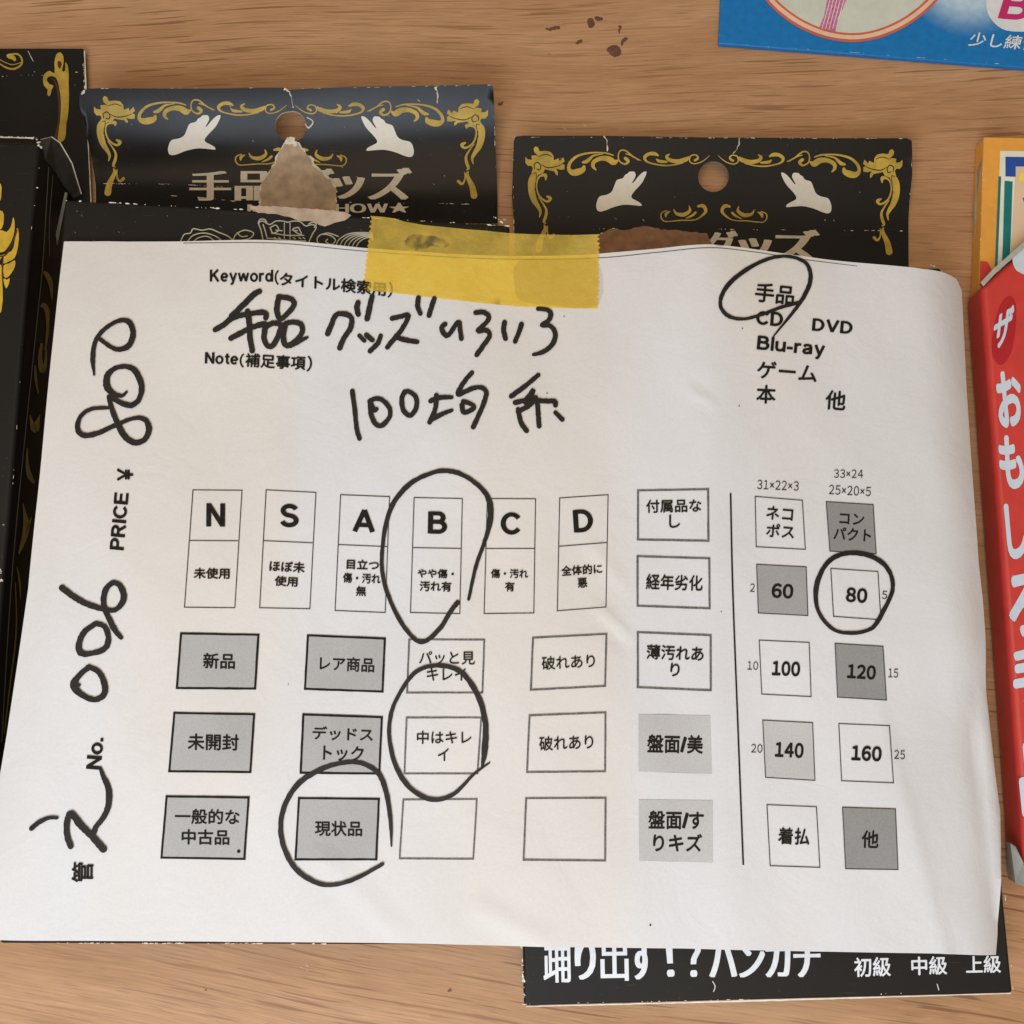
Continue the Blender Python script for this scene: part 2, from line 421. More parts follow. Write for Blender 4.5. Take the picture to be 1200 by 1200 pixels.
def sans(c):
    w_, st = SANS[c]; V = []; F = []; h = (.15 if c in '()' else W_*.92 if c.islower() else W_)/2
    for si, q in enumerate(st):
        k0 = len(V); N = len(q); closed = math.hypot(q[0][0]-q[-1][0], q[0][1]-q[-1][1]) < 1e-4
        for i in range(N):
            a = q[i-1] if i else (q[-2] if closed else q[0]); b = q[i+1] if i < N-1 else (q[1] if closed else q[-1]); p = q[i]
            d1 = (p[0]-a[0], p[1]-a[1]); d2 = (b[0]-p[0], b[1]-p[1]); l1 = math.hypot(*d1) or 1; l2 = math.hypot(*d2) or 1
            if l1 == 1 and d1 == (0, 0): d1 = d2; l1 = l2
            if l2 == 1 and d2 == (0, 0): d2 = d1; l2 = l1
            n1 = (-d1[1]/l1, d1[0]/l1); n2 = (-d2[1]/l2, d2[0]/l2); m = (n1[0]+n2[0], n1[1]+n2[1]); L_ = math.hypot(*m) or 1; m = (m[0]/L_, m[1]/L_)
            hz = h*(1-.12*abs(m[1]))            # horizontals a little thinner
            sc = hz/max(.55, m[0]*n1[0]+m[1]*n1[1])
            V += [(p[0]+m[0]*sc, p[1]+m[1]*sc, si), (p[0]-m[0]*sc, p[1]-m[1]*sc, si)]
        for i in range(N-1): F.append((k0+2*i, k0+2*i+1, k0+2*i+3, k0+2*i+2))
    return [(x*.72, y*.72, k*.0012) for x, y, k in V], F, w_*.72
def glyphs(s):
    """the sans face's wide Latin forms, closed up to normal spacing; kana and kanji as they come"""
    if not any(0x21 <= ord(c) <= 0x7e for c in s): return raw_glyphs(s)
    V = []; F = []; x = 0.0
    for c in s:
        lat = 0x21 <= ord(c) <= 0x7e
        if c == ' ': x += .3; continue
        if c in SANS:
            v, f, ww = sans(c); k = len(V); V += [(x+.03+p[0], p[1], p[2]) for p in v]; F += [tuple(i+k for i in q) for q in f]; x += ww+.055; continue
        g = chr(ord(c)+0xFEE0) if lat else c
        v, f = raw_glyphs(g)
        a = min(p[0] for p in v); b_ = max(p[0] for p in v); sq = .93 if lat else 1
        narrow = c in "il.I-/()|1"
        if not lat and ord(c) > 0x3000: gap0 = .05; gap1 = .05
        else: gap0 = gap1 = .055 if c in "()./-" else .062
        k = len(V); V += [(x+gap0+(p[0]-a)*sq, p[1]) for p in v]; F += [tuple(i+k for i in q) for q in f]
        x += gap0+(b_-a)*sq+gap1
    return V, F
def add_text(mb, s, bl, br, h, zf, lift, bold=.018, up=None, xo=False):
    """lettering whose ink fills the box standing on bl-br with height h"""
    V, F = glyphs(s)
    x0 = min(v[0] for v in V)-bold; x1 = max(v[0] for v in V)+bold; y0 = min(v[1] for v in V)-bold; y1 = max(v[1] for v in V)+bold
    ex, ey = br[0]-bl[0], br[1]-bl[1]; d = math.hypot(ex, ey)
    ux, uy = up if up else (ey/d, -ex/d)
    if all(c in SANS for c in s): bold = 0
    offs = [(0, 0)]+([(bold, 0), (-bold, 0)]+([] if xo else [(0, bold), (0, -bold)]) if bold else [])
    if xo: offs += [(bold*.5, 0), (-bold*.5, 0)]
    if bold > .03 and not xo: offs += [(bold*.7, bold*.7), (-bold*.7, bold*.7), (bold*.7, -bold*.7), (-bold*.7, -bold*.7)]
    for k, (ox, oy) in enumerate(offs):
        W = []
        for vv in V:
            x, y = vv[0], vv[1]
            a = (x+ox-x0)/(x1-x0); b = (y+oy-y0)/(y1-y0)*h
            W.append(P(bl[0]+ex*a+ux*b, bl[1]+ey*a+uy*b, zf, lift+k*.0004+(vv[2] if len(vv) > 2 else 0)))
        mb.add(W, F)
def text(name, s, bl, br, h, zf, lift, mat, parent, bold=.018, up=None, xo=False):
    mb = MB(); add_text(mb, s, bl, br, h, zf, lift, bold, up, xo); return mb.build(name, mat, parent)
def wear(mb, line, zf, lift, wd=2.0, dens=.5, seg=3.0):
    """chipped, scuffed print along an edge: irregular flecks of bare card, clustered"""
    ph = random.uniform(0, 6.28)
    for (ax, ay), (bx, by) in zip(line, line[1:]):
        d = math.hypot(bx-ax, by-ay); n = max(1, int(d/seg)); nx, ny = -(by-ay)/d, (bx-ax)/d
        for i in range(n):
            t = random.random()
            if d > 12 and random.random() > dens*(.62+.9*math.sin(t*d*.055+ph)*math.sin(t*d*.13+2*ph)): continue
            big = random.random() ** 3
            ln = seg*(.25+2.3*big)/d; wv = wd*(.25+.75*random.random()*(.4+.6*big)); off = random.uniform(-.35, .35)*(wd-wv)
            m = 9; pts = []
            for k in range(m):
                an = 2*math.pi*k/m; r = random.uniform(.25, .62)
                pts.append((ax+(bx-ax)*(t+math.cos(an)*r*ln)+nx*(math.sin(an)*r*wv+off), ay+(by-ay)*(t+math.cos(an)*r*ln)+ny*(math.sin(an)*r*wv+off)))
            k = [P(x, y, zf, lift+random.random()*.002) for x, y in pts]
            A = sum(k[j][0]*k[(j+1) % m][1]-k[(j+1) % m][0]*k[j][1] for j in range(m))
            mb.add(k, [tuple(range(m)) if A > 0 else tuple(reversed(range(m)))])
def crack(mb, pts, zf, lift):
    q = []
    for a, b in zip(pts, pts[1:]):
        n = max(2, int(math.hypot(b[0]-a[0], b[1]-a[1])/2.2))
        q += [(a[0]+(b[0]-a[0])*k/n+random.uniform(-.55, .55), a[1]+(b[1]-a[1])*k/n+random.uniform(-.3, .3), (a[2]+(b[2]-a[2])*k/n)*random.choice((.35, .6, 1, 1.3))) for k in range(n)]
    stroke(mb, q, zf, lift, cap=False, smooth=False, rough=.6)
def ragged(pts, amp=1.2, step=4):
    out = []
    for (ax, ay), (bx, by) in zip(pts, pts[1:]+pts[:1]):
        d = math.hypot(bx-ax, by-ay); n = max(1, int(d/step))
        for i in range(n):
            t = i/n; out.append((ax+(bx-ax)*t+random.uniform(-amp, amp), ay+(by-ay)*t+random.uniform(-amp, amp)))
    return out
def box_body(name, cpx, zt, z0, mat, parent, bev=.09):
    """closed carton: four top corners (TL, TR, BR, BL) at height zt, down to z0, rounded folds"""
    q = [P(x, y, flat(zt))[:2] for x, y in cpx]
    b = BASE[parent.name]
    bm = bmesh.new()
    t = [bm.verts.new(((x-b[0])*CM, (y-b[1])*CM, (zt-b[2])*CM)) for x, y in q]
    l = [bm.verts.new(((x-b[0])*CM, (y-b[1])*CM, (z0-b[2])*CM)) for x, y in q]
    bm.faces.new(t); bm.faces.new(list(reversed(l)))
    for i in range(4): j = (i+1) % 4; bm.faces.new((t[j], t[i], l[i], l[j]))
    bmesh.ops.recalc_face_normals(bm, faces=bm.faces)
    bmesh.ops.bevel(bm, geom=list(bm.edges), offset=bev*CM, segments=3, profile=.5, affect='EDGES')
    me = bpy.data.meshes.new(name); bm.to_mesh(me); bm.free(); me.materials.append(mat)
    for p in me.polygons: p.use_smooth = True
    me.update()
    o = link(name, me, parent)
    try: me.shade_auto_smooth = True
    except Exception: pass
    wn = o.modifiers.new('wn', 'WEIGHTED_NORMAL'); wn.keep_sharp = False
    return o

# ------------------------------------------------------------------ the table
def table():
    V = [(-150, -110, 0), (150, -110, 0), (150, 130, 0), (-150, 130, 0), (-150, -110, -3), (150, -110, -3), (150, 130, -3), (-150, 130, -3)]
    o = mk('table_top', V, [(0, 1, 2, 3), (7, 6, 5, 4), (0, 4, 5, 1), (1, 5, 6, 2), (2, 6, 7, 3), (3, 7, 4, 0)], M_WOOD)
    o['kind'] = 'structure'
    z = flat(0)
    for k, pts in enumerate([[(711, 58), (718, 53), (726, 55), (728, 62), (723, 67), (715, 64)],
                [(689, 22), (695, 22), (697, 29), (692, 33), (688, 28)], [(697, 19), (705, 20), (706, 24), (699, 24)],
                [(674, 50), (680, 46), (683, 49), (677, 52)], [(640, 33), (655, 31), (656, 34), (643, 36)],
                [(729, 46), (734, 44), (736, 46), (731, 50), (728, 54)], [(725, 30), (728, 31), (727, 37), (725, 39)],
                [(584, 121), (589, 119), (590, 121), (585, 124)], [(524, 1160), (528, 1158), (530, 1161), (526, 1162)],
                [(240, 1159), (242, 1159), (242, 1161), (240, 1161)]]):
        poly('stain', ragged(smooth_loop(pts, 3), .7, 2), z, .004, M_STAIN, o)
    mb = MB()
    for x, y in ((350, 1131), (360, 1137), (657-400+100, 1129), (490, 1133), (657, 147), (684, 146), (1160, 142)):
        wear(mb, [(x, y), (x+6, y+5)], z, .006, 1.3, .9, 3)
    mb.build('dust_fleck', M_EDGEW, o)
table()

# ------------------------------------------------------------------ gold frame printed on the hang tabs (drawn once, measured on the flat tab)
def conv(pts, s, ox, oy, cx, cy):
    return [tuple([(p[0]/s+ox-cx), (p[1]/s+oy-cy)]+([p[2]/s] if len(p) > 2 else [])) for p in pts]
C3 = (4.8, 590, 150, 837, 207)
SCROLLS = [conv(p, *C3) for p in [
    [(455,225,18),(448,242,32),(420,255,40),(390,258,34),(370,238,22),(376,205,18),(410,170,15),(460,152,12),(520,145,9),(580,148,9),(620,160,7)],
    [(450,200,14),(470,195,22),(490,178,18),(510,162,11),(560,152,6)],
    [(522,242,8),(506,222,20),(512,196,24),(550,178,26),(590,180,34),(622,198,36),(642,190,14)],
    [(775,187,4),(730,165,9),(690,133,9),(660,133,8),(648,160,7),(655,192,8),(685,208,12),(704,192,18),(688,176,20)],
    [(765,188,3),(720,160,6),(690,150,6)],
    [(872,158,10),(850,148,22),(820,150,20),(797,168,20),(805,190,12),(840,204,9),(900,214,9),(960,210,8),(1010,196,12)],
    [(862,178,6),(878,190,18),(920,194,12)],
    [(936,150,6),(920,164,18),(938,184,22),(985,190,24),(1030,178,26),(1042,166,12)],
    [(1162,156,3),(1120,190,6),(1075,203,7),(1050,190,7),(1055,160,8),(1085,154,8),(1096,172,12),(1078,184,14)]]]
LOWER = [conv(p, *C3) for p in [
    [(920,468,6),(893,480,7),(888,505,8),(905,527,7),(940,528,6),(1000,522,7),(1070,520,7),(1110,502,10),(1140,470,18),(1125,440,22),(1097,442,14)],
    [(938,472,6),(918,484,18),(915,500,10)],
    [(1046,442,6),(1050,468,18),(1015,490,24),(975,484,16),(960,462,6)],
    [(1082,478,14),(1064,494,14),(1030,510,6)]]]
BODYS = [conv(p, *C3) for p in [
    [(188,262,26),(172,285,44),(160,320,42),(162,370,40),(175,415,34),(196,450,24),(210,480,16),(205,510,7)],
    [(240,300,8),(238,275,22),(212,278,12),(194,300,9),(188,340,9),(200,385,10),(225,412,12),(252,422,14),(266,405,20),(248,394,12)],
    [(200,400,5),(225,435,9),(243,470,14),(240,505,18),(230,535,16),(240,545,6)],
    [(232,555,8),(238,575,22),(228,600,26),(210,640,34),(200,690,40)],
    [(250,560,6),(250,600,8),(265,625,14),(285,610,18)]]]
HEAD = conv([(125,172),(140,186),(162,188),(160,165),(185,162),(200,168),(176,145),(172,125),(182,112),(197,118),(205,140),(240,137),(268,143),(283,163),(286,190),(312,178),(318,195),(338,172),(347,195),(332,208),(346,215),(345,240),(325,243),(298,236),(308,256),(308,276),(298,270),(288,252),(262,247),(236,240),(225,262),(190,275),(160,262),(168,235),(160,222),(140,222),(126,205)], *C3)
HAND = conv([(530,472),(522,445),(532,405),(546,388),(584,382),(612,366),(626,330),(636,302),(648,294),(664,291),(676,286),(686,268),(700,262),(708,251),(722,249),(738,249),(746,262),(745,278),(728,308),(726,316),(734,312),(762,275),(784,254),(802,247),(808,251),(804,268),(782,314),(738,360),(720,386),(724,400),(748,412),(772,425),(780,436),(779,444),(730,438),(680,435),(620,450),(575,470),(548,477)], *C3)
def chaikin(p, r=.22, it=2):
    for _ in range(it):
        q = []
        for a, b in zip(p, p[1:]+p[:1]):
            q += [(a[0]+(b[0]-a[0])*r, a[1]+(b[1]-a[1])*r), (a[0]+(b[0]-a[0])*(1-r), a[1]+(b[1]-a[1])*(1-r))]
        p = q
    return p
def tab_print(tab, zf, cx, cy, sx, fy, hy=0):
    def m(p, s):
        x = p[0]*s*sx; y = fy(p[1])
        return tuple([cx+x, cy+y+x*.008]+([p[2]*.95] if len(p) > 2 else []))
    for s in (1, -1):
        g = MB()
        for st in SCROLLS+LOWER: stroke(g, [m(p, s) for p in st], zf, .012, n=5, cap=True)
        g.build('gold_scroll', M_GOLD, tab)
        d = MB()
        add_poly(d, [m(p, s) for p in HEAD], zf, .012, step=.3)
        for st in BODYS: stroke(d, [m(p, s) for p in st], zf, .012, n=5)
        e = d.build('gold_dragon', M_GOLD, tab)
        k = MB()
        stroke(k, [m(p, s) for p in conv([(178,240,5),(176,215,6),(195,203,6),(212,222,6),(205,245,6),(190,240,5)], *C3)], zf, .02)
        stroke(k, [m(p, s) for p in conv([(215,215,3),(250,232,6),(300,225,5),(330,212,3)], *C3)], zf, .02)
        stroke(k, [m(p, s) for p in conv([(170,270,3),(185,262,5),(186,300,4),(178,360,3)], *C3)], zf, .02)
        stroke(k, [m(p, s) for p in conv([(200,170,3),(240,158,5),(275,170,3)], *C3)], zf, .02)
        k.build('outline_print', M_BLACK, e)
        h = MB(); add_poly(h, chaikin([(cx+p[0]*s*sx, cy+p[1]+hy+p[0]*s*.008) for p in HAND]), zf, .012, step=.4); h.build('white_hand_print', M_HAND, tab)
def circle(cx, cy, r, n=28, ry=None): return [(cx+r*math.cos(2*math.pi*k/n), cy-(ry or r)*math.sin(2*math.pi*k/n)) for k in range(n)]
GRP = 'black magic trick boxes with gold frames'

# ------------------------------------------------------------------ middle black box (under the tape)
def sstep(t): t = max(0, min(1, t)); return t*t*(3-2*t)
yA0 = P(300, 238, flat(.2))[1]; yA1 = P(300, 102, flat(1.9))[1]
def zTabA(x, y):
    t = (y-yA0)/(yA1-yA0); t = max(0, min(t, 1.04))
    return .15+1.75*t**2.3 + .12*math.exp(-((x+7)/3)**2)*max(0, t)
def box_a():
    b = P(340, 680, flat(0)); b = (b[0], b[1], 0)
    T = empty('magic_goods_box', b, 'black box under the left half of the paper form with a torn curled hang tab', 'box', GRP)
    zt = 3.4; top = flat(zt)
    body = box_body('box_body', [(76, 234), (597, 264), (601, 1107.5), (-1, 1105.5)], zt, .0, M_BLACK, T)
    hole = circle(341, 148, 18.5, 26, 18)
    hole = [(x+(random.uniform(-.6, .6)), y+random.uniform(-.6, .6)) for x, y in hole]
    out = [(93, 112), (97, 104), (120, 103), (200, 103.5), (333, 102.5), (338, 105), (430, 101), (572, 98.5), (578, 101), (579.5, 130), (581, 180), (583, 232), (583, 262), (500, 262), (112, 262), (112, 216), (103, 165), (93, 122)]
    tab = sheet('hang_tab', out, zTabA, .05, M_GLOSS, T, holes=[hole], step=.35, edge_mat=M_SCUFF)
    tab_print(tab, zTabA, 341, 148, 1.045, lambda y: y-7*sstep((y+10)/25), -7)
    for s, x0, x1, y0, y1 in (('手', 222, 271, 199, 237), ('品', 275, 320, 199, 237), ('グ', 345, 392, 196, 236), ('ッ', 389, 428, 205, 235), ('ズ', 431, 483, 195, 236)):
        text('lettering', s, (x0, y1), (x1, y1), y1-y0, zTabA, .014, M_LET, tab, bold=.045, xo=True)
    text('lettering', 'MAGIC SHOW★', (290, 251), (480, 250), 13, zTabA, .014, M_LET, tab, bold=.045, xo=True)
    pt_ = ([(336, 167), (345, 165), (351, 172), (358, 182), (366, 186), (367, 194), (377, 203), (389, 212), (393, 222), (394, 255), (305, 255), (306, 217), (313, 207), (319, 199), (326, 184), (331, 175)])
    poly('torn_fibre_rim', ragged([(x+(1.6 if x > 345 else -1.6), y-.8) for x, y in pt_], 1.5, 3), zTabA, .018, M_SCUFF, tab, step=.3)
    poly('torn_patch', ragged(pt_, 1.5, 4), zTabA, .030, M_BROWN, tab, step=.3)
    wr = MB()
    crack(wr, [(333, 104, 3), (339, 108, 3), (342, 115, 1.2), (343, 124, 1.2), (344, 130, 2)], zTabA, .02)
    crack(wr, [(510, 102, 2.4), (512, 107, 1.2), (513, 114, 1.2), (512, 124, 1.0)], zTabA, .02)
    stroke(wr, [(337, 167, 6), (342, 165, 8), (346, 170, 5)], zTabA, .03, rough=.8)
    stroke(wr, [(360, 138, 1), (367, 143, 1.4), (362, 150, 1.8), (358, 146, 1)], zTabA, .02, rough=.5)
    wear(wr, [(93, 122), (95, 110), (103, 104)], zTabA, .02, 5, .95, 2.5)
    wear(wr, [(112, 215), (160, 216), (205, 216), (300, 222)], zTabA, .02, 1.6, .75, 3)
    wear(wr, [(190, 229), (240, 232), (290, 238)], zTabA, .02, 1.2, .35, 3)
    wear(wr, [(400, 237), (582, 240)], zTabA, .02, 1.4, .5, 3)
    wear(wr, [(578, 103), (582, 230)], zTabA, .02, 1.3, .35, 3)
    wear(wr, [(102, 104), (330, 103)], zTabA, .02, 1.0, .3, 3); wear(wr, [(345, 104), (575, 100)], zTabA, .02, 1.0, .3, 3)
    for _ in range(26):
        x, y = random.uniform(110, 570), random.uniform(110, 225); wear(wr, [(x, y), (x+1.2, y+1)], zTabA, .02, .9, .7, 2)
    wr.build('edge_wear', M_SCUFF, tab)
    # front face print
    poly('torn_patch', ragged([(292, 241), (350, 244), (403, 248), (412, 252), (404, 258), (392, 262), (381, 266), (366, 260), (350, 259), (338, 254), (322, 251), (302, 249), (294, 246)], .8, 4), top, .012, M_BROWN2, body, step=.4)
    w_ = MB()
    wear(w_, [(77, 235), (180, 240), (290, 246)], top, .004, 2.2, .8, 3); wear(w_, [(80, 236), (96, 236)], top, .006, 3.5, .9, 2.5)
    wear(w_, [(412, 254), (596, 265)], top, .004, 1.8, .6, 3)
    wear(w_, [(591, 256), (596, 262), (597, 275)], top, .006, 6, .95, 2); wear(w_, [(578, 254), (590, 262)], top, .006, 3, .7, 2)
    wear(w_, [(60, 1105), (400, 1106)], top, .004, 2.2, .8, 3)
    w_.build('edge_wear', M_EDGEW, body)
    c = MB(); W = 1.3; o = (60, 220, 3.0)
    def L(pts, wd=W): stroke(c, [(p[0]/3+60, p[1]/3+220) for p in pts], top, .012, wd, n=4)
    # crown
    L([(745,185),(738,150),(730,125),(745,118),(768,130),(790,118),(815,118),(832,122),(850,118),(875,120),(895,135),(918,130),(932,140),(918,165),(905,195)])
    L([(760,180),(752,150),(745,130)]); L([(775,160),(830,168),(888,168)]); L([(765,178),(830,185),(895,188)])
    L([(770,140),(780,160),(800,150),(790,132),(772,140)]); L([(870,140),(880,165),(862,158),(850,145),(870,140)])
    L([(820,125),(820,180)], 1.0); L([(840,125),(840,180)], 1.0); L([(790,150),(812,152)]); L([(848,150),(866,152)])
    L([(728,125),(735,112),(750,112),(758,122)]); L([(925,140),(932,128),(920,122),(905,128)])
    for x in (785, 800, 852, 872, 886): L([(x, 176), (x+6, 180)], 1.4)
    L([(815,190),(815,215)], 1); L([(850,190),(850,215)], 1)
    # foliage either side
    L([(455,190),(468,165),(490,160),(500,145),(530,150),(560,146),(590,158),(620,170),(640,186)]); L([(480,190),(500,168),(540,160),(580,172),(600,188)])
    L([(500,190),(520,176),(550,172),(575,188)]); L([(640,185),(650,165),(680,150),(712,160),(700,178),(672,185)]); L([(655,158),(668,172),(690,170)])
    L([(940,200),(935,180),(950,165),(980,168),(1000,185),(985,200),(965,190),(972,182)]); L([(950,165),(975,160),(1010,172)])
    for k in range(6): L([(1000+k*13, 215+k*3), (1010+k*14, 185+k*2), (1045+k*12, 163+k*3), (1090+k*8, 158+k*4), (1130, 160+k*5)])
    c.build('crest_line_print', M_LINE, body)
    g = MB()
    for _ in range(30):
        x, y = random.uniform(85, 590), random.uniform(245, 285); wear(g, [(x, y), (x+1.2, y+1)], top, .006, .9, .7, 2)
    g.build('dust_fleck', M_GREYSIDE, body)
    return T
box_a()

# ------------------------------------------------------------------ right black box
yB0 = P(840, 262, flat(.15))[1]; yB1 = P(840, 161, flat(.9))[1]
def zTabB(x, y):
    t = (y-yB0)/(yB1-yB0)
    return .12+(.85*t**1.3 if t > 0 else 0)
def box_b():
    b = P(890, 740, flat(0)); b = (b[0], b[1], 0)
    T = empty('magic_goods_box', b, 'black box under the right half of the paper form with white lettering at its foot', 'box', GRP)
    zt = 2.2; top = flat(zt)
    body = box_body('box_body', [(603, 306), (1103, 314), (1187, 1164), (614, 1179)], zt, .0, M_BLACK, T)
    hole = circle(836, 207, 18, 26)
    out = [(602, 166), (604, 160), (612, 159), (700, 159), (830, 161), (1000, 162), (1063, 162), (1068.5, 165), (1069, 180), (1069, 205), (1065.5, 240), (1064.5, 268), (1065, 340), (605, 340), (603, 272), (600, 230)]
    tab = sheet('hang_tab', out, zTabB, .05, M_BLACK, T, holes=[hole], step=.35, edge_mat=M_GREYSIDE)
    tab_print(tab, zTabB, 836.5, 207, 1.0, lambda y: y)
    for s, x0, x1, y0, y1 in (('手', 700, 740, 268, 306), ('品', 745, 785, 268, 306), ('グ', 822, 864, 268, 308), ('ッ', 864, 904, 277, 308), ('ズ', 903, 960, 267, 308)):
        text('lettering', s, (x0, y1), (x1, y1+1), y1-y0, zTabB, .014, M_LET, tab, bold=.045, xo=True)
    poly('torn_patch', ragged([(701, 276), (715, 268), (735, 270), (757, 265), (775, 269), (800, 271), (829, 274), (833, 285), (830, 320), (695, 320), (698, 290)], 1.0, 4), zTabB, .024, M_BROWN3, tab, step=.4)
    wr = MB()
    crack(wr, [(708, 160, 1.5), (711, 166, 1.2), (712, 175, 1.4), (711, 181, .8)], zTabB, .02)
    crack(wr, [(866.5, 162, 1.8), (866, 170, 1.0), (862, 177, .9), (857, 182, .7)], zTabB, .02)
    wear(wr, [(602, 161), (850, 162), (1065, 163)], zTabB, .02, 1.2, .55, 3)
    wear(wr, [(601, 165), (602, 240), (602, 270)], zTabB, .02, 1.8, .65, 3)
    wear(wr, [(1069, 170), (1065, 250)], zTabB, .02, 1.3, .4, 3)
    wear(wr, [(840, 269), (1063, 271)], zTabB, .02, 1.6, .6, 3); wear(wr, [(690, 269), (720, 268)], zTabB, .02, 1.4, .6, 3)
    for _ in range(14):
        x, y = random.uniform(610, 1060), random.uniform(168, 260); wear(wr, [(x, y), (x+1.2, y+1)], zTabB, .02, .9, .7, 2)
    wear(wr, [(965, 256), (968, 260)], zTabB, .02, 2, 1, 2)
    wr.build('edge_wear', M_SCUFF, tab)
    base = 1152
    for s, x0, x1, y0, y1 in (('踊', 637, 669, 1092, 1153), ('り', 674, 699, 1096, 1151), ('出', 704, 737, 1092, 1151), ('す', 737, 769, 1094, 1151), ('！', 782, 791, 1094, 1148), ('？', 804, 823, 1096, 1148), ('ハ', 831, 864, 1106, 1148), ('ン', 866, 897, 1104, 1148), ('カ', 897, 927, 1098, 1148), ('チ', 930, 962, 1098, 1148)):
        text('lettering', s, (x0, y1), (x1, y1-.6), y1-y0, top, .012, M_WHITE, body, bold=.05 if s not in '踊出' else .02, xo=True)
    for s, x0, x1, y0, y1 in (('初級', 1001, 1044, 1122, 1145), ('中級', 1068, 1110, 1121, 1143), ('上級', 1132, 1173, 1120, 1141)):
        text('lettering', s, (x0, y1), (x1, y1-1), y1-y0, top, .012, M_WHITE, body, bold=.02)
    w_ = MB()
    wear(w_, [(611, 1100), (613, 1140), (615, 1177)], top, .004, 4.5, .9, 2.5); wear(w_, [(614, 1177), (700, 1175), (880, 1171)], top, .004, 1.6, .5, 3)
    stroke(w_, [(617, 1179.5, .9), (760, 1176, 1.4), (900, 1172.3, 1.9), (1050, 1168, 1.2), (1184, 1164, 1.1)], top, .006, rough=.6, n=20)
    wear(w_, [(1178, 1050), (1183, 1100), (1187, 1160)], top, .004, 2, .6, 3); wear(w_, [(1184, 1150), (1187, 1162)], top, .006, 5, 1, 2)
    wear(w_, [(1103, 316), (1106, 340)], top, .004, 3, .6, 3); wear(w_, [(1090, 311), (1102, 314)], top, .006, 3.5, .9, 2.5)
    wear(w_, [(1030, 1165), (1080, 1163)], top, .005, 2, .6, 3)
    stroke(w_, [(835, 1150, .8), (838, 1156, 1), (836, 1162, .8)], top, .006); stroke(w_, [(1098, 1153, .8), (1100, 1160, 1)], top, .006)
    w_.build('edge_wear', M_EDGEW, body)
box_b()

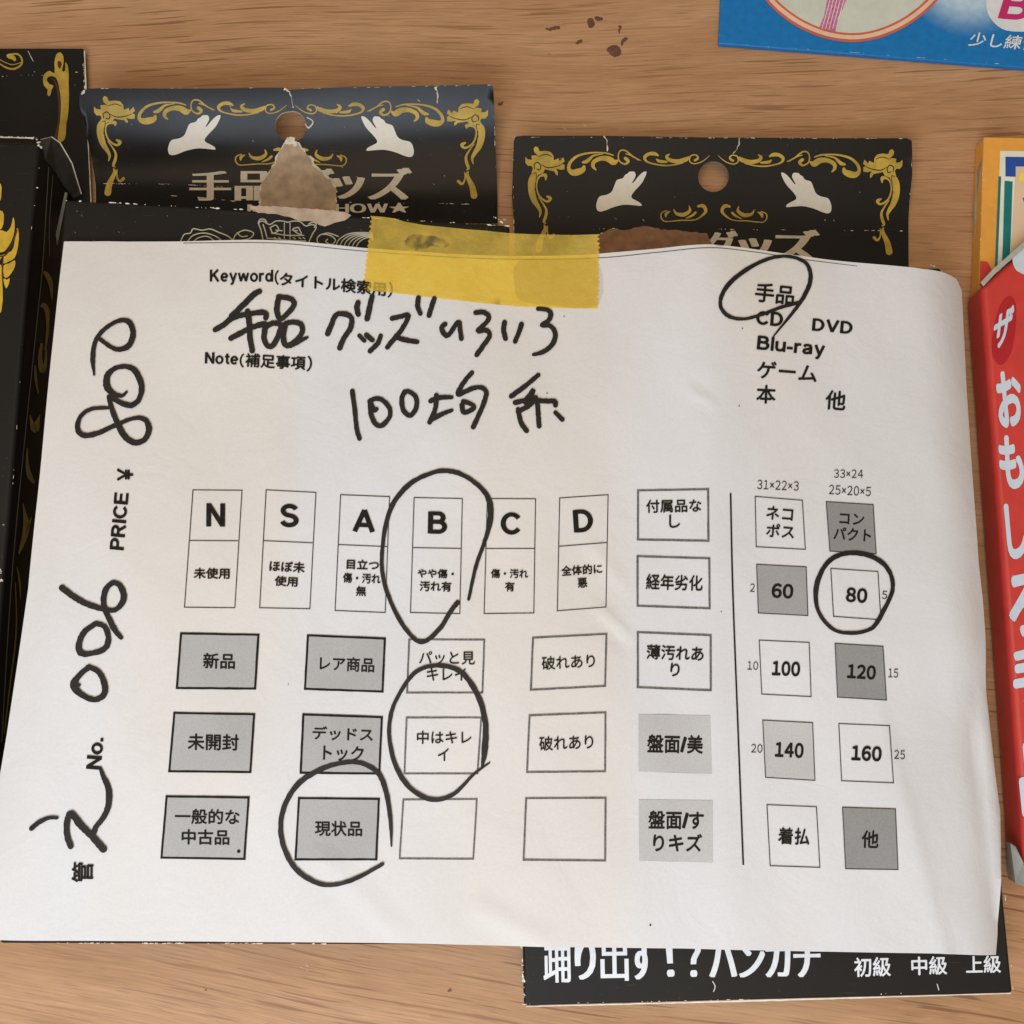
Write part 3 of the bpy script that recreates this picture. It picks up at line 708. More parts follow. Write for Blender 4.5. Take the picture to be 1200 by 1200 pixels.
# ------------------------------------------------------------------ left black box with the gold creature
def box_c():
    b = P(-60, 560, flat(0)); b = (b[0], b[1], 0)
    T = empty('magic_goods_box', b, 'black box at the left edge with a gold flame motif and an open dust flap', 'box', GRP)
    zt = 3.2; top = flat(zt)
    # right edge fixed by the photo; a box of the same width as its neighbours, running out of the frame to the left
    r0 = P(47, 166, top); r1 = P(-20, 1010, top)
    body = box_body('box_body', [(-470, 158), (46, 166), (-22, 1010), (-560, 1010)], zt, 0.0, M_BLACK, T, .16)
    zt2 = lambda x, y: .25
    tab = sheet('hang_tab', [(-390, 57), (97, 57), (99.5, 60), (101, 110), (104, 180), (107, 240), (107, 252), (-400, 252)], zt2, .05, M_BLACK, T, step=.6, edge_mat=M_SCUFF)
    g = MB(); s = 8.575
    def c8(pts): return [(p[0]/s, p[1]/s+40)+((p[2]/s,) if len(p) > 2 else ()) for p in pts]
    stroke(g, c8([(150,260,30),(130,235,45),(95,228,40),(80,215,22),(120,205,16),(180,205,18),(220,250,18),(215,310,20),(150,350,22),(80,345,18),(0,300,14),(-60,240,14)]), zt2, .012)
    stroke(g, c8([(210,290,9),(130,310,10),(60,290,9),(0,258,9)]), zt2, .014)
    add_poly(g, smooth_loop(c8([(600,185),(625,200),(640,240),(640,300),(625,370),(655,370),(655,295),(668,290),(685,330),(692,420),(690,500),(695,600),(690,760),(680,850),(668,900),(665,980),(650,1060),(600,1090),(580,1050),(600,900),(612,760),(610,640),(595,540),(570,450),(530,425),(490,430),(470,460),(500,505),(540,520),(520,560),(510,610),(490,625),(475,600),(480,560),(445,520),(432,460),(450,400),(500,370),(550,395),(548,290),(565,210)]), 2), zt2, .012, step=.2)
    e = g.build('gold_scroll', M_GOLD, tab)
    k = MB()
    add_poly(k, smooth_loop(c8([(580,280),(610,275),(620,310),(605,350),(585,330)]), 2), zt2, .02, step=.2)
    stroke(k, c8([(520,445,8),(560,490,18),(590,600,22),(600,760,20),(590,900,18),(560,1040,26)]), zt2, .02)
    k.build('outline_print', M_GOLDRED, e)
    w_ = MB()
    wear(w_, [(0, 90), (30, 88), (57, 89)], zt2, .01, 1.4, .8, 3); wear(w_, [(25, 84), (97, 85)], zt2, .01, 1.2, .35, 3); wear(w_, [(82, 100), (98, 100)], zt2, .01, .8, .6, 3)
    wear(w_, [(97, 58), (99, 100), (99, 112)], zt2, .01, 2.2, .7, 2.5); stroke(w_, [(99, 60, 1.2), (101, 110, 1.6), (104, 180, 1), (107, 240, 1)], zt2, .008, n=8, rough=.5)
    stroke(w_, [(33, 60, .6), (37, 68, .7), (39, 72, .5)], zt2, .01)
    wear(w_, [(80, 71), (92, 70)], zt2, .01, 2, .6, 3)
    w_.build('edge_wear', M_SCUFF, tab)
    # gold flames printed on the front
    f = MB(); sC = 4.615
    def c5(pts): return [(p[0]/sC, p[1]/sC+140) for p in pts]
    for pts in ([(-60,620),(10,600),(35,610),(60,580),(72,530),(80,560),(78,610),(62,660),(30,710),(0,720),(-60,730)],
                [(-60,750),(10,735),(50,720),(75,690),(92,588),(103,620),(98,690),(80,750),(45,770),(20,780),(15,740),(0,760),(-60,800)],
                [(20,790),(50,780),(82,762),(80,800),(60,835),(40,855),(22,850)],
                [(20,860),(38,868),(52,858),(50,885),(35,915),(24,890)],
                [(-40,345),(5,350),(8,400),(2,440),(-40,450)], [(-30,500),(15,498),(22,540),(10,590),(-30,600)], [(-60,790),(8,790),(15,900),(8,1040),(-60,1060)]):
        add_poly(f, smooth_loop(c5(pts), 2), top, .012, step=.2)
    gf = f.build('gold_flame', M_GOLD2, body)
    k = MB()
    stroke(k, [(p[0]/sC, p[1]/sC+140, 1.6) for p in [(-20,745),(30,735),(60,690),(80,640),(92,600)]], top, .02)
    stroke(k, [(p[0]/sC, p[1]/sC+140, 1.5) for p in [(18,900),(14,820),(18,745)]], top, .02)
    k.build('outline_print', M_GOLDRED, gf)
    w_ = MB()
    wear(w_, [(0, 160), (35, 161)], top, .004, 1.6, .85, 2.5); wear(w_, [(36, 160), (44, 164), (47, 173)], top, .006, 6, 1, 1.6)
    stroke(w_, [(0, 161, 1.1), (20, 161.5, 1.2), (38, 162, 1.6)], top, .006, rough=.6)
    wear(w_, [(46, 186), (45, 205), (44, 222), (41, 242)], top, .005, 4, .85, 2.2); wear(w_, [(38, 255), (31, 350), (27, 400), (10, 640)], top, .005, 1.1, .18, 3)
    wear(w_, [(1, 612), (4, 616)], top, .006, 4, 1, 2); wear(w_, [(-1, 655), (2, 680)], top, .006, 5, 1, 2)
    w_.build('edge_wear', M_SCUFF, body)
    # right side print: it lies in the upright side plane
    q0 = Vector(P(46, 166, top)[:2]); q1 = Vector(P(-22, 1010, top)[:2]); dr = (q1-q0)
    nrm = Vector((-dr.y, dr.x)).normalized()
    if nrm.x < 0: nrm = -nrm
    def pside(px, py, lift):
        u = (px-600)/FPX; v = (py-600)/FPX; d = Vector((u, ST-v*CT, -CT-v*ST)); nn = Vector((nrm.x, nrm.y, 0))
        t = (Vector((q0.x, q0.y, 0))+nn*lift-Vector((0, 0, H))).dot(nn)/d.dot(nn)
        p = Vector((0, 0, H))+d*t; return (p.x, p.y, max(p.z, .03))
    def sstroke(mb, pts, lift=.015, n=5):
        q = catmull(pts, n); V = []; F = []
        for i in range(len(q)):
            a = q[max(0, i-1)]; c = q[min(len(q)-1, i+1)]
            dx, dy = c[0]-a[0], c[1]-a[1]; d = math.hypot(dx, dy) or 1; wd = q[i][2]/2
            V.append(pside(q[i][0]-dy/d*wd, q[i][1]+dx/d*wd, lift)); V.append(pside(q[i][0]+dy/d*wd, q[i][1]-dx/d*wd, lift))
        for i in range(len(q)-1): F.append((2*i, 2*i+1, 2*i+3, 2*i+2))
        mb.add(V, F)
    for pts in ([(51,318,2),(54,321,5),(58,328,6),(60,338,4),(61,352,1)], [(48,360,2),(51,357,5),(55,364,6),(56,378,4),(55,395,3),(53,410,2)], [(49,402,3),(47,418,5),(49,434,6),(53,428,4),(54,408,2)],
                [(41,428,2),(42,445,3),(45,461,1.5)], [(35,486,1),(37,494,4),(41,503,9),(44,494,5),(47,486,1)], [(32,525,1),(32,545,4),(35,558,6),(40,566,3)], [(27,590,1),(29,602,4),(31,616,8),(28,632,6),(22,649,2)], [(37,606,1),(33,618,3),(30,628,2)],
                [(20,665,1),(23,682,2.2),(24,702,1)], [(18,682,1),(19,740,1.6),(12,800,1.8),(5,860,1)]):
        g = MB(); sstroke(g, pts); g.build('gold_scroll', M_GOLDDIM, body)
    k = MB(); sstroke(k, [(57,196,.8),(50,310,.9),(43,380,.9),(16,650,.9),(2,870,.8)], n=20); sstroke(k, [(62,205,.5),(58,260,.6),(58,300,.5)], n=8); k.build('fold_line', M_GREYSIDE, body)
    # open dust flap and inner flap at the top end
    a = P(47, 164, flat(3.15)); c = P(70, 165, flat(2.5)); d = P(95, 228, flat(.5)); e2 = P(86, 232, flat(.5)); f2 = P(52, 192, flat(2.6))
    pts = [a, P(60, 161, flat(2.95)), P(70, 168, flat(2.5)), P(84, 192, flat(1.6)), d, e2, P(66, 205, flat(1.7)), f2]
    o = mk('dust_flap', pts+[(x-.03, y, z-.06) for x, y, z in pts], [tuple(range(8)), tuple(reversed(range(8, 16)))]+[(i, i+8, (i+1) % 8+8, (i+1) % 8) for i in range(8)], M_GREYFLAP, T)
    rim = MB()
    rp = [a, P(60, 161, flat(2.95)), P(70, 168, flat(2.5)), P(84, 192, flat(1.6)), d]
    for p, q in zip(rp, rp[1:]):
        rim.add([(p[0], p[1], p[2]+.01), (q[0], q[1], q[2]+.01), (q[0]+.035, q[1]+.02, q[2]+.02), (p[0]+.035, p[1]+.02, p[2]+.02)], [(0, 1, 2, 3)])
    rim.build('cut_edge', M_SCUFF, o)
    o2 = MB(); a1 = P(76, 225, flat(2.2)); a2 = P(79, 226, flat(2.2)); b1 = P(66, 292, flat(1.2)); b2 = P(62, 290, flat(1.2))
    o2.add([a1, a2, b1, b2]+[(x, y, z-.04) for x, y, z in (a1, a2, b1, b2)], [(0, 1, 2, 3), (7, 6, 5, 4), (0, 4, 5, 1), (1, 5, 6, 2), (2, 6, 7, 3), (3, 7, 4, 0)])
    o2.build('inner_flap', M_GREYSIDE2, T)
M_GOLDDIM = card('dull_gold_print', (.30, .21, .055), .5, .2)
M_GREYFLAP = card('bare_dark_card', (.030, .025, .018), .6, .2)
M_GREYSIDE2 = card('flap_edge_card', (.10, .088, .066), .6, .2)
box_c()

# ------------------------------------------------------------------ blue packet, top right
def blue():
    b = P(1020, 0, flat(0)); b = (b[0], b[1], 0)
    T = empty('picture_packet', b, 'flat blue box at the top right with a red-ringed picture and a magenta letter', 'box')
    zt = .2; top = flat(zt)
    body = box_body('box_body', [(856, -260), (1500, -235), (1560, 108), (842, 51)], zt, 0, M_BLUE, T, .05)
    ring = [(872, -110), (880, -60), (893, -20), (905, 2), (930, 23), (958, 37), (985, 43.5), (1012, 43.5), (1040, 36), (1068, 21), (1093, -1), (1112, -30), (1122, -60), (1125, -110), (1100, -170), (1040, -215), (960, -215), (900, -170)]
    lp = smooth_loop(ring, 5)
    poly('cream_disc', lp, top, .008, M_CREAM, body, step=.8)
    r = MB(); stroke(r, lp+[lp[0]], top, .012, 10.5, smooth=False, cap=False); rr = r.build('ring_print', M_RING, body)
    r = MB(); stroke(r, lp+[lp[0]], top, .030, 5.0, smooth=False, cap=False); r.build('ring_highlight', M_RING2, rr)
    poly('pink_ribbon', ragged([(958, 37), (966, 18), (970, -2), (975, -40), (1000, -42), (991, 2), (982, 22), (979, 38)], .5, 4), top, .011, M_PINK, body)
    p = MB()
    for k in range(5): stroke(p, [(963+k*4.2, 34, .7), (970+k*4, 10, .9), (976+k*4.4, -18, .6)], top, .014)
    p.build('ribbon_highlight', M_WHITE, body)
    poly('white_blot', smooth_loop([(1156, 10), (1160, -12), (1185, -30), (1230, -32), (1262, -8), (1262, 20), (1232, 34), (1186, 37), (1166, 28)], 4), top, .010, M_WHITE, body)
    text('letter_print', 'B', (1165, 24), (1206, 27), 40, top, .016, M_MAG, body, bold=.05, up=(.30, -.96))
    text('lettering', '少し練習', (1134, 54), (1214, 60), 17, top, .012, M_WHITE, body, bold=.012, up=(.25, -.97))
    w_ = MB(); wear(w_, [(843, 51), (980, 60), (1200, 77)], top, .003, 1, .25, 3); wear(w_, [(846, 0), (843, 50)], top, .003, 1.3, .4, 3); w_.build('edge_wear', M_EDGEW, body)
blue()

# ------------------------------------------------------------------ orange box and red box, right edge
def orange():
    b = P(1300, 300, flat(0)); b = (b[0], b[1], 0)
    T = empty('picture_box', b, 'orange box with teal and blue bars behind the red box at the right edge', 'box')
    zt = .75; top = flat(zt)
    body = box_body('box_body', [(1153, 160), (1560, 166), (1580, 350), (1147, 345)], zt, 0, M_YEL, T, .06)
    for nm, pts, m, lf in (('pale_frame', [(1172, 177), (1420, 180), (1420, 460), (1165, 460), (1167, 300)], M_PALE, .010),
                       ('picture_print', [(1190, 196), (1420, 198), (1420, 460), (1182, 460), (1184, 300)], M_SKIN, .014),
                       ('blue_bar', [(1178, 184), (1420, 187), (1420, 196), (1190, 195.5), (1190, 207.5), (1178, 207)], M_NAVY, .018),
                       ('teal_bar', [(1177, 212), (1186.5, 213), (1184, 285), (1181, 330), (1173, 330), (1175, 285)], M_TEAL, .018),
                       ('teal_line', [(1170, 207), (1173, 207), (1168, 330), (1165, 330)], M_TEAL, .018),
                       ('yellow_spot', [(1195, 203), (1300, 203), (1300, 214), (1194, 213)], M_YEL2, .018),
                       ('teal_letter', [(1198, 232), (1230, 228), (1225, 250), (1201, 242)], M_TEAL, .018),
                       ('red_corner', [(1148.5, 306), (1157, 307), (1163, 318), (1166, 335), (1147.5, 335)], M_RED, .018)):
        poly(nm, [(x, min(y, 338)) if y > 338 else (x, y) for x, y in pts], top, lf, m, body, step=1)
    w_ = MB(); wear(w_, [(1153, 165), (1150, 250), (1148, 320)], top, .003, 1.6, .4, 3); w_.build('edge_wear', M_PALE, body)
    # side lip of grey card
    a = [P(1145, 200, flat(.3)), P(1150, 185, flat(.6)), P(1148, 320, flat(.6)), P(1144, 320, flat(.3)), P(1142, 250, flat(.3))]
    mk('side_flap', a+[(x+.05, y, z-.05) for x, y, z in a], [tuple(range(4, -1, -1)), tuple(range(5, 10))]+[(i, (i+1) % 5, (i+1) % 5+5, i+5) for i in range(5)], M_GREYSIDE, T)
orange()
def red():
    b = P(1400, 700, flat(0)); b = (b[0], b[1], 0)
    T = empty('toy_box', b, 'red box with large white characters standing along the right edge beside the paper form', 'box')
    zt = 1.35; top = flat(zt)
    # left long edge slopes; the near left corner is cut by a grey end flap
    body = box_body('box_body', [(1150, 336), (1600, -60), (1660, 1035), (1203, 1035)], zt, 0, M_RED, T, .22)
    for s, cx, cy, wd, hh in (('お', 1184, 470, 29, 66), ('も', 1186, 544, 28, 64), ('し', 1192, 624, 24, 66), ('ろ', 1205, 712, 44, 74), ('手', 1214, 795, 52, 72), ('品', 1222, 915, 52, 86)):
        text('large_character', s, (cx-wd/2+2, cy+hh/2), (cx+wd/2+2, cy+hh/2-wd*.18), hh, top, .012, M_WHITE2, body, bold=.04, up=(-.10, -1.0))
    poly('oval_print', smooth_loop([(1164, 386), (1172, 358), (1182, 347), (1190, 355), (1190, 385), (1184, 415), (1172, 428), (1163, 415)], 4), top, .008, M_DRED, body, step=.5)
    text('oval_character', 'ザ', (1161, 414), (1184, 400), 44, top, .014, M_WHITE2, body, bold=.035, up=(.12, -1.0))
    poly('white_blot', smooth_loop([(1187, 300), (1196, 290), (1230, 270), (1260, 300), (1220, 325), (1196, 320), (1188, 312)], 3), top, .009, M_WHITE2, body)
    # raised card edge along the slanted top
    e = MB(); pts = [(1149, 331), (1163, 316), (1181, 300), (1200, 283.5), (1260, 231)]
    V = []
    for x, y in pts:
        V += [P(x, y, flat(zt+.02)), P(x+3.4, y+4.6, flat(zt+.06)), P(x+3.4, y+4.6, flat(zt-.1)), P(x, y, flat(zt-.35))]
    F = []
    for i in range(len(pts)-1):
        for k in range(4): F.append((4*i+k, 4*i+(k+1) % 4, 4*i+4+(k+1) % 4, 4*i+4+k))
    F += [(0, 1, 2, 3), (19, 18, 17, 16)]
    e.add(V, F); e.build('card_rim', M_GREYRIM, T)
    # pale corner at the near end
    c = [P(1184, 988, flat(1.2)), P(1190, 992, flat(1.42)), P(1199, 1010, flat(1.42)), P(1206, 1041, flat(1.42)), P(1190, 1035, flat(.9)), P(1186, 1032, flat(.6))]
    mk('end_flap', c+[(x+.1, y, z-.5) for x, y, z in c], [tuple(range(5, -1, -1)), tuple(range(6, 12))]+[(i, (i+1) % 6, (i+1) % 6+6, i+6) for i in range(6)], M_GREYRIM, T)
M_WHITE2 = card('pale_blue_white_print', (.60, .68, .78), .45, .04)
M_GREYRIM = card('grey_white_card', (.46, .45, .39), .55, .12)
red()

# ------------------------------------------------------------------ the paper form
bx, by = P(835, 300, flat(3.0))[:2]; dx1, dy1 = P(722, 745, flat(3.0))[:2]; dx2, dy2 = P(824, 472, flat(3.0))[:2]
b2x, b2y = P(300, 300, flat(3.6))[:2]
f0 = P(1045, 900, flat(2.5)); f1 = P(1103, 1115, flat(2.5)); fl = math.hypot(f1[0]-f0[0], f1[1]-f0[1]); fnx, fny = -(f1[1]-f0[1])/fl, (f1[0]-f0[0])/fl
if fnx < 0: fnx, fny = -fnx, -fny
CREASES = [(*P(a, b, flat(3))[:2], *P(c, d, flat(3))[:2], am, sg) for a, b, c, d, am, sg in
    ((700, 715, 735, 748, .05, .25), (808, 466, 832, 480, .05, .2), (820, 300, 832, 560, .045, 1.2), (828, 560, 850, 1110, .05, 1.5), (322, 380, 330, 700, .04, 1.4),
     (380, 1000, 470, 1090, .03, .5), (690, 640, 730, 690, .025, .3), (560, 1060, 640, 1100, .04, .5), (130, 300, 60, 900, .035, .7))]
eb0 = P(1103, 314, flat(2.2)); eb1 = P(1187, 1164, flat(2.2))
def zPaper(x, y):
    t = sstep((x+2.5)/5.0)                       # rests on the taller left box, slopes down onto the right one
    lin = 3.66-(x+.2)*.052
    z = 3.66*(1-t)+min(3.66, lin)*t
    z += .42*math.exp(-((x-bx)/2.6)**2-((y-by)/5)**2)
    z += .14*math.exp(-((x-b2x)/3.0)**2-((y-b2y)/3)**2)
    z += .045*math.sin(x*.62+y*.25+1)+.028*math.sin(y*.8-x*.3)+.010*math.sin(2.1*x+1.3*y)
    z -= .07*math.exp(-((x-dx1)/.35)**2-((y-dy1)/.35)**2)
    z -= .05*math.exp(-((x-dx2)/.3)**2-((y-dy2)/.6)**2)
    for ax, ay, bx_, by_, am, sg in CREASES:
        ux, uy = bx_-ax, by_-ay; l2 = ux*ux+uy*uy; t_ = ((x-ax)*ux+(y-ay)*uy)/l2
        if -.2 < t_ < 1.2:
            e = abs((x-ax)*uy-(y-ay)*ux)/math.sqrt(l2); z += 1.7*am*max(0, 1-e/sg)*sstep((t_+.2)/.3)*sstep((1.2-t_)/.3)
    if x < -13.4: z -= .09*((-13.4-x)/1.0)**2
    xb = eb0[0]+(eb1[0]-eb0[0])*(y-eb0[1])/(eb1[1]-eb0[1])-1.3
    if x > xb: z -= .42*((x-xb)/1.3)**2
    d = (x-f0[0])*fnx+(y-f0[1])*fny
    if d > -.3 and y < f0[1]+4: z -= .17*sstep((d+.15)/.4)*max(0, d+.3)*sstep((f0[1]+4-y)/4)
    if y < eb0[1]: z = max(z, 2.28-1.0*max(0, x-(xb+1.25)))          # lies on the right box, hangs over its edge
    return z
def paper():
    b = P(590, 700, flat(0)); b = (b[0], b[1], 0)
    edge = [(75, 283), (110, 283), (200, 283), (300, 281), (340, 282), (420, 290), (520, 297), (600, 300), (680, 299), (740, 294), (800, 288), (835, 286.5), (870, 290), (940, 300), (1020, 309), (1080, 315), (1108, 320), (1121, 327), (1127, 340),
            (1130, 400), (1133, 460), (1137, 520), (1142, 590), (1147, 660), (1152, 705), (1154.5, 740), (1155, 790), (1160, 850), (1166, 905), (1172, 950), (1173, 990), (1172, 1050), (1169, 1095), (1167, 1119),
            (1100, 1117.5), (950, 1115), (800, 1111.5), (612, 1109), (500, 1106), (400, 1104.5), (250, 1103.5), (60, 1102.5), (-4, 1101.5),
            (-14, 1010), (-4, 930), (8, 860), (20, 780), (33, 690), (42, 600), (52, 500), (62, 400)]
    pap = sheet('paper_form', edge, zPaper, .012, M_PAPER, None, b, step=.22)
    tag(pap, 'white printed grading form with black marker writing and circles lying across the black boxes', 'paper form')
    Z = zPaper
    def cell(q, bw, bm, fm, lines, div=None, bold=.022, name='printed_box'):
        mb = MB()
        if bw:
            for a, c in zip(q, q[1:]+q[:1]):
                d = math.hypot(c[0]-a[0], c[1]-a[1]); e = bw/2/d
                a2 = (a[0]-(c[0]-a[0])*e, a[1]-(c[1]-a[1])*e); c2 = (c[0]+(c[0]-a[0])*e, c[1]+(c[1]-a[1])*e)
                stroke(mb, [a2, c2], Z, .022, bw, cap=False, rough=.25 if bw > 1.3 else .1)
            if div: stroke(mb, list(div), Z, .022, bw, cap=False)
            root = mb.build(name, bm, pap)
            if fm: poly('grey_fill', q, Z, .017, fm, root, step=.3)
        else:
            root = poly('grey_panel', q, Z, .017, fm, pap, step=.3)
        for s, x0, x1, y0, y1 in lines:
            # tilt of the line follows the cell's top edge
            sl = (q[1][1]-q[0][1])/(q[1][0]-q[0][0]); cx = (x0+x1)/2; k = (x1-x0)/2*sl
            text('printed_text', s, (x0, y1-k), (x1, y1+k), (y1-y0), Z, .031, M_INK, root, bold=bold)
    T_ = M_THIN
    cell([(226.3,574.3),(283.7,574.8),(275.3,712.4),(216.3,711.8)], 1.1, T_, None, [('N',240.7,265,589,618.5),('未使用',227,269.3,665.7,678.7)], [(222.6,633.6),(279,634)], .03)
    cell([(312,574.3),(370.3,577.3),(363.2,713.6),(304.4,712.4)], 1.1, T_, None, [('S',326.6,351,589.5,619.5),('ほぼ未',315.5,357.2,658,671),('使用',321.5,348.7,675.5,687.5)], [(309,633.8),(366.3,636.4)], .03)
    cell([(399.2,580),(456.5,582.3),(451.4,718),(392.7,715.6)], 1.1, T_, None, [('A',411.7,440.5,596,625.5),('目立つ',406,444,656,668),('傷・汚れ',401.5,446,672,684),('無',417,429,687,699)], [(396.8,638.4),(453.5,640.8)], .03)
    cell([(485.3,583.3),(541.8,584.5),(538.8,719.3),(481,718)], 1.1, T_, None, [('B',500,525,598.5,627),('やや傷・',489,532,667,678),('汚れ有',491.5,529,681.5,693.5)], [(484.2,642),(540.5,643)], .03)
    cell([(571,584.5),(627.5,584.8),(625.5,718.5),(567.3,719.3)], 1.1, T_, None, [('C',585.3,611,599.5,628),('傷・汚れ',575,619,667,678),('有',591.5,603,682,693.5)], [(569,643),(626.3,643)], .03)
    cell([(655.8,583.8),(712.5,580),(710,711.5),(653,716)], 1.1, T_, None, [('D',671.5,697,596,625),('全体的に',658,706,662,674),('悪',677,688.5,677.5,689)], [(654.3,640.5),(710.7,636)], .03)
    cell([(212.5,742.3),(303,744),(299,807),(207.5,806.3)], 2.6, M_INK, M_G55, [('新品',238,275.5,765.5,784)])
    cell([(361,744.7),(451,748.3),(448.3,810.5),(357.5,807.3)], 2.6, M_INK, M_G55, [('レア商品',374.5,438.5,770,787)])
    cell([(204.6,835.5),(298,837),(293.5,904.7),(198.6,903.8)], 2.6, M_INK, M_G55, [('未開封',220,280,860,879.5)])
    cell([(355.6,837.3),(447.5,840.5),(444.5,906.5),(352.5,905.5)], 2.6, M_INK, M_G55, [('デッドス',366,437,852,868),('トック',378.5,426,874,892)])
    cell([(195.5,933.2),(291.5,934.5),(286.5,1006.5),(189.5,1005)], 2.6, M_INK, M_G55, [('一般的な',205,281,948,966),('中古品',213,269,972,990)])
    cell([(350.5,935.3),(444,936.3),(441,1007),(346.5,1007)], 2.6, M_INK, M_G55, [('現状品',369,424.5,962,980)])
    g = M_INKG
    cell([(479.5,749.5),(567.5,749.8),(565.3,811.8),(477,811.8)], 2.0, g, None, [('パッと見',491,556.5,763.5,779),('キレイ',500,546,783,798)], bold=.012)
    cell([(476.5,841),(564,841),(559.5,906.5),(474,906.5)], 2.0, g, None, [('中はキレ',488.5,552.5,856.5,872),('イ',513,526,877,892)], bold=.014)
    cell([(472.7,937),(558.7,936.5),(554.5,1006.5),(468.3,1006)], 2.0, g, None, [])
    cell([(624.5,747.5),(710.5,743),(709,804),(622,808.5)], 2.2, g, None, [('破れあり',635,697.5,768,784)], bold=.014)
    cell([(620.5,838.5),(709.5,835),(709,904),(617.5,904.8)], 2.2, g, None, [('破れあり',632,695.5,862,879)], bold=.014)
    cell([(616.5,935.5),(709.5,935),(709,1008.5),(613.5,1007.5)], 2.2, g, None, [])
    cell([(747.5,575),(829.7,573.5),(830,634),(747.5,632.5)], 2.4, g, None, [('付属品な',757,822,585.5,601),('し',784,797,603.5,619)])
    cell([(747,652),(831,654.5),(831.5,713),(747,710)], 2.4, g, None, [('経年劣化',756.5,823,673.5,692)])
    cell([(747.3,741),(832.5,744.5),(832.8,809),(747.3,805.5)], 2.4, g, None, [('薄汚れあ',757,824,756.5,774),('り',785,796,777,793)])
    cell([(748.3,837),(832,838.5),(834,907),(748,904)], 0, None, M_G62, [('盤面/美',758,823.5,861,883)], bold=.026)
    cell([(748.5,937),(835,938),(835,1011),(749,1008.5)], 0, None, M_G62, [('盤面/す',759.5,824.5,950,972),('りキズ',765,822.5,977,998)], bold=.026)
    mb = MB(); stroke(mb, [(856,578,2),(858.5,690,2),(864.5,850,2),(870.8,1013.5,2)], Z, .022, n=12, cap=False); mb.build('divider_line', M_INK, pap)
    cell([(884.7,582),(940,586.5),(943.5,644),(886,641)], 1.1, T_, None, [('ネコ',897,928.5,594,610),('ポス',897,930,614.5,630.5)])
    cell([(968,588),(1023,591.5),(1026.5,649),(972.3,646)], 1.1, T_, M_G42, [('コン',983,1012,602,615),('パクト',976,1020,619,634)])
    cell([(886.5,661.5),(944.5,664.5),(946.5,721.5),(888.5,718.5)], 1.1, T_, M_G45, [('60',903.5,929,684,701.5)], bold=.04)
    cell([(973.3,666.3),(1028.5,670),(1032,726.5),(976.5,722.5)], 1.1, T_, None, [('80',990.5,1015.5,689,706.5)], bold=.04)
    cell([(889.5,750.3),(948,753),(950.3,816.5),(892.5,813.5)], 1.1, T_, None, [('100',904,937,775,792.5)], bold=.04)
    cell([(978.3,754),(1034.5,757.5),(1038.5,820.5),(981.3,817)], 1.1, T_, M_G42, [('120',992,1025.5,779,796)], bold=.04)
    cell([(893.6,844),(952,847),(954.7,914.5),(897,911)], 1.1, T_, M_G62, [('140',907.5,941,870,888)], bold=.04)
    cell([(982.7,848),(1042,850.5),(1046.8,917.5),(986,915)], 1.1, T_, None, [('160',997,1032.5,874,892)], bold=.04)
    cell([(898.5,943),(956.5,945.5),(960.5,1016.5),(902.3,1014.5)], 1.1, T_, None, [('着払',911,948,970,990)])
    cell([(987,946),(1049,948),(1052,1019),(990.7,1018)], 1.1, T_, M_G42, [('他',1009,1029,973,994)])
    def tx(s, bl, br, h, bold=.022, up=None, m=M_INK): text('printed_text', s, bl, br, h, Z, .031, m, pap, bold, up)
    tx('31×22×3', (887,573.5), (935.5,575.5), 11, 0); tx('33×24', (977,560.3), (1011,560.8), 10, 0); tx('25×20×5', (971,579.5), (1020,582), 11, 0)
    for s, x0, x1, y0, y1 in (('2',878.5,884,684,693.5),('5',1033,1039,692.5,702),('10',875.5,888,775,785),('15',1040.5,1052,783.5,794),('20',880,893,872,882),('25',1047.5,1060,879,889.5)):
        tx(s, (x0, y1), (x1, y1+.4), y1-y0, 0)
    tx('手品', (883.5,354), (929.5,358.5), 23); tx('CD', (884.5,381.5), (917.5,384), 18, .03); tx('DVD', (950,388.5), (999,393), 16.5, .035)
    tx('Blu-ray', (885,415), (966,423), 22.5, .03); tx('ゲーム', (886,443.5), (956.5,449), 21); tx('本', (885.5,473), (908.5,474), 22); tx('他', (966,480), (990,482), 23)
    tx('Keyword(', (246,334.5), (327,334.8), 19, 0); tx('タイトル検索用', (327.5,335.5), (452,348), 16.5, .03, (.03,-1)); tx(')', (454,349.5), (459.5,350), 19, 0)
    tx('Note(', (240,430), (286,431.5), 17, 0); tx('補足事項', (287,430.5), (358,434.5), 16.5, .028); tx(')', (359,436), (365,436.5), 19, 0)
    tx('PRICE', (146.5,646), (152.5,578), 18.5); tx('￥', (156.5,564), (156.5,549), 19, .03)
    tx('No.', (119.5,903), (122.5,864.5), 19); tx('管', (109.5,1034.5), (110,1010.5), 25.5)
    dm = MB()
    stroke(dm, [(215,285,.7),(300,284.5,.7),(345,286.5,.7),(420,294,.7),(520,301,.8),(600,304,.8),(700,302.5,.8),(770,296,.8),(830,290.5,.8),(880,295,.7),(940,304,.7),(1004,312,.5)], Z, .014, n=10)
    dm.build('edge_line', M_THIN, pap)
    # marker handwriting
    def hw(name, strokes, s, ox, oy, wd=6.2, label=None):
        mb = MB()
        for st in strokes:
            stroke(mb, [(p[0]/s+ox, p[1]/s+oy, (p[2]/s if len(p) > 2 else wd)*random.uniform(.93, 1.07)) for p in st], Z, .040, n=7, rough=.20)
        o = mb.build(name, M_PEN, pap)
        if label: o['label'] = label
        return o
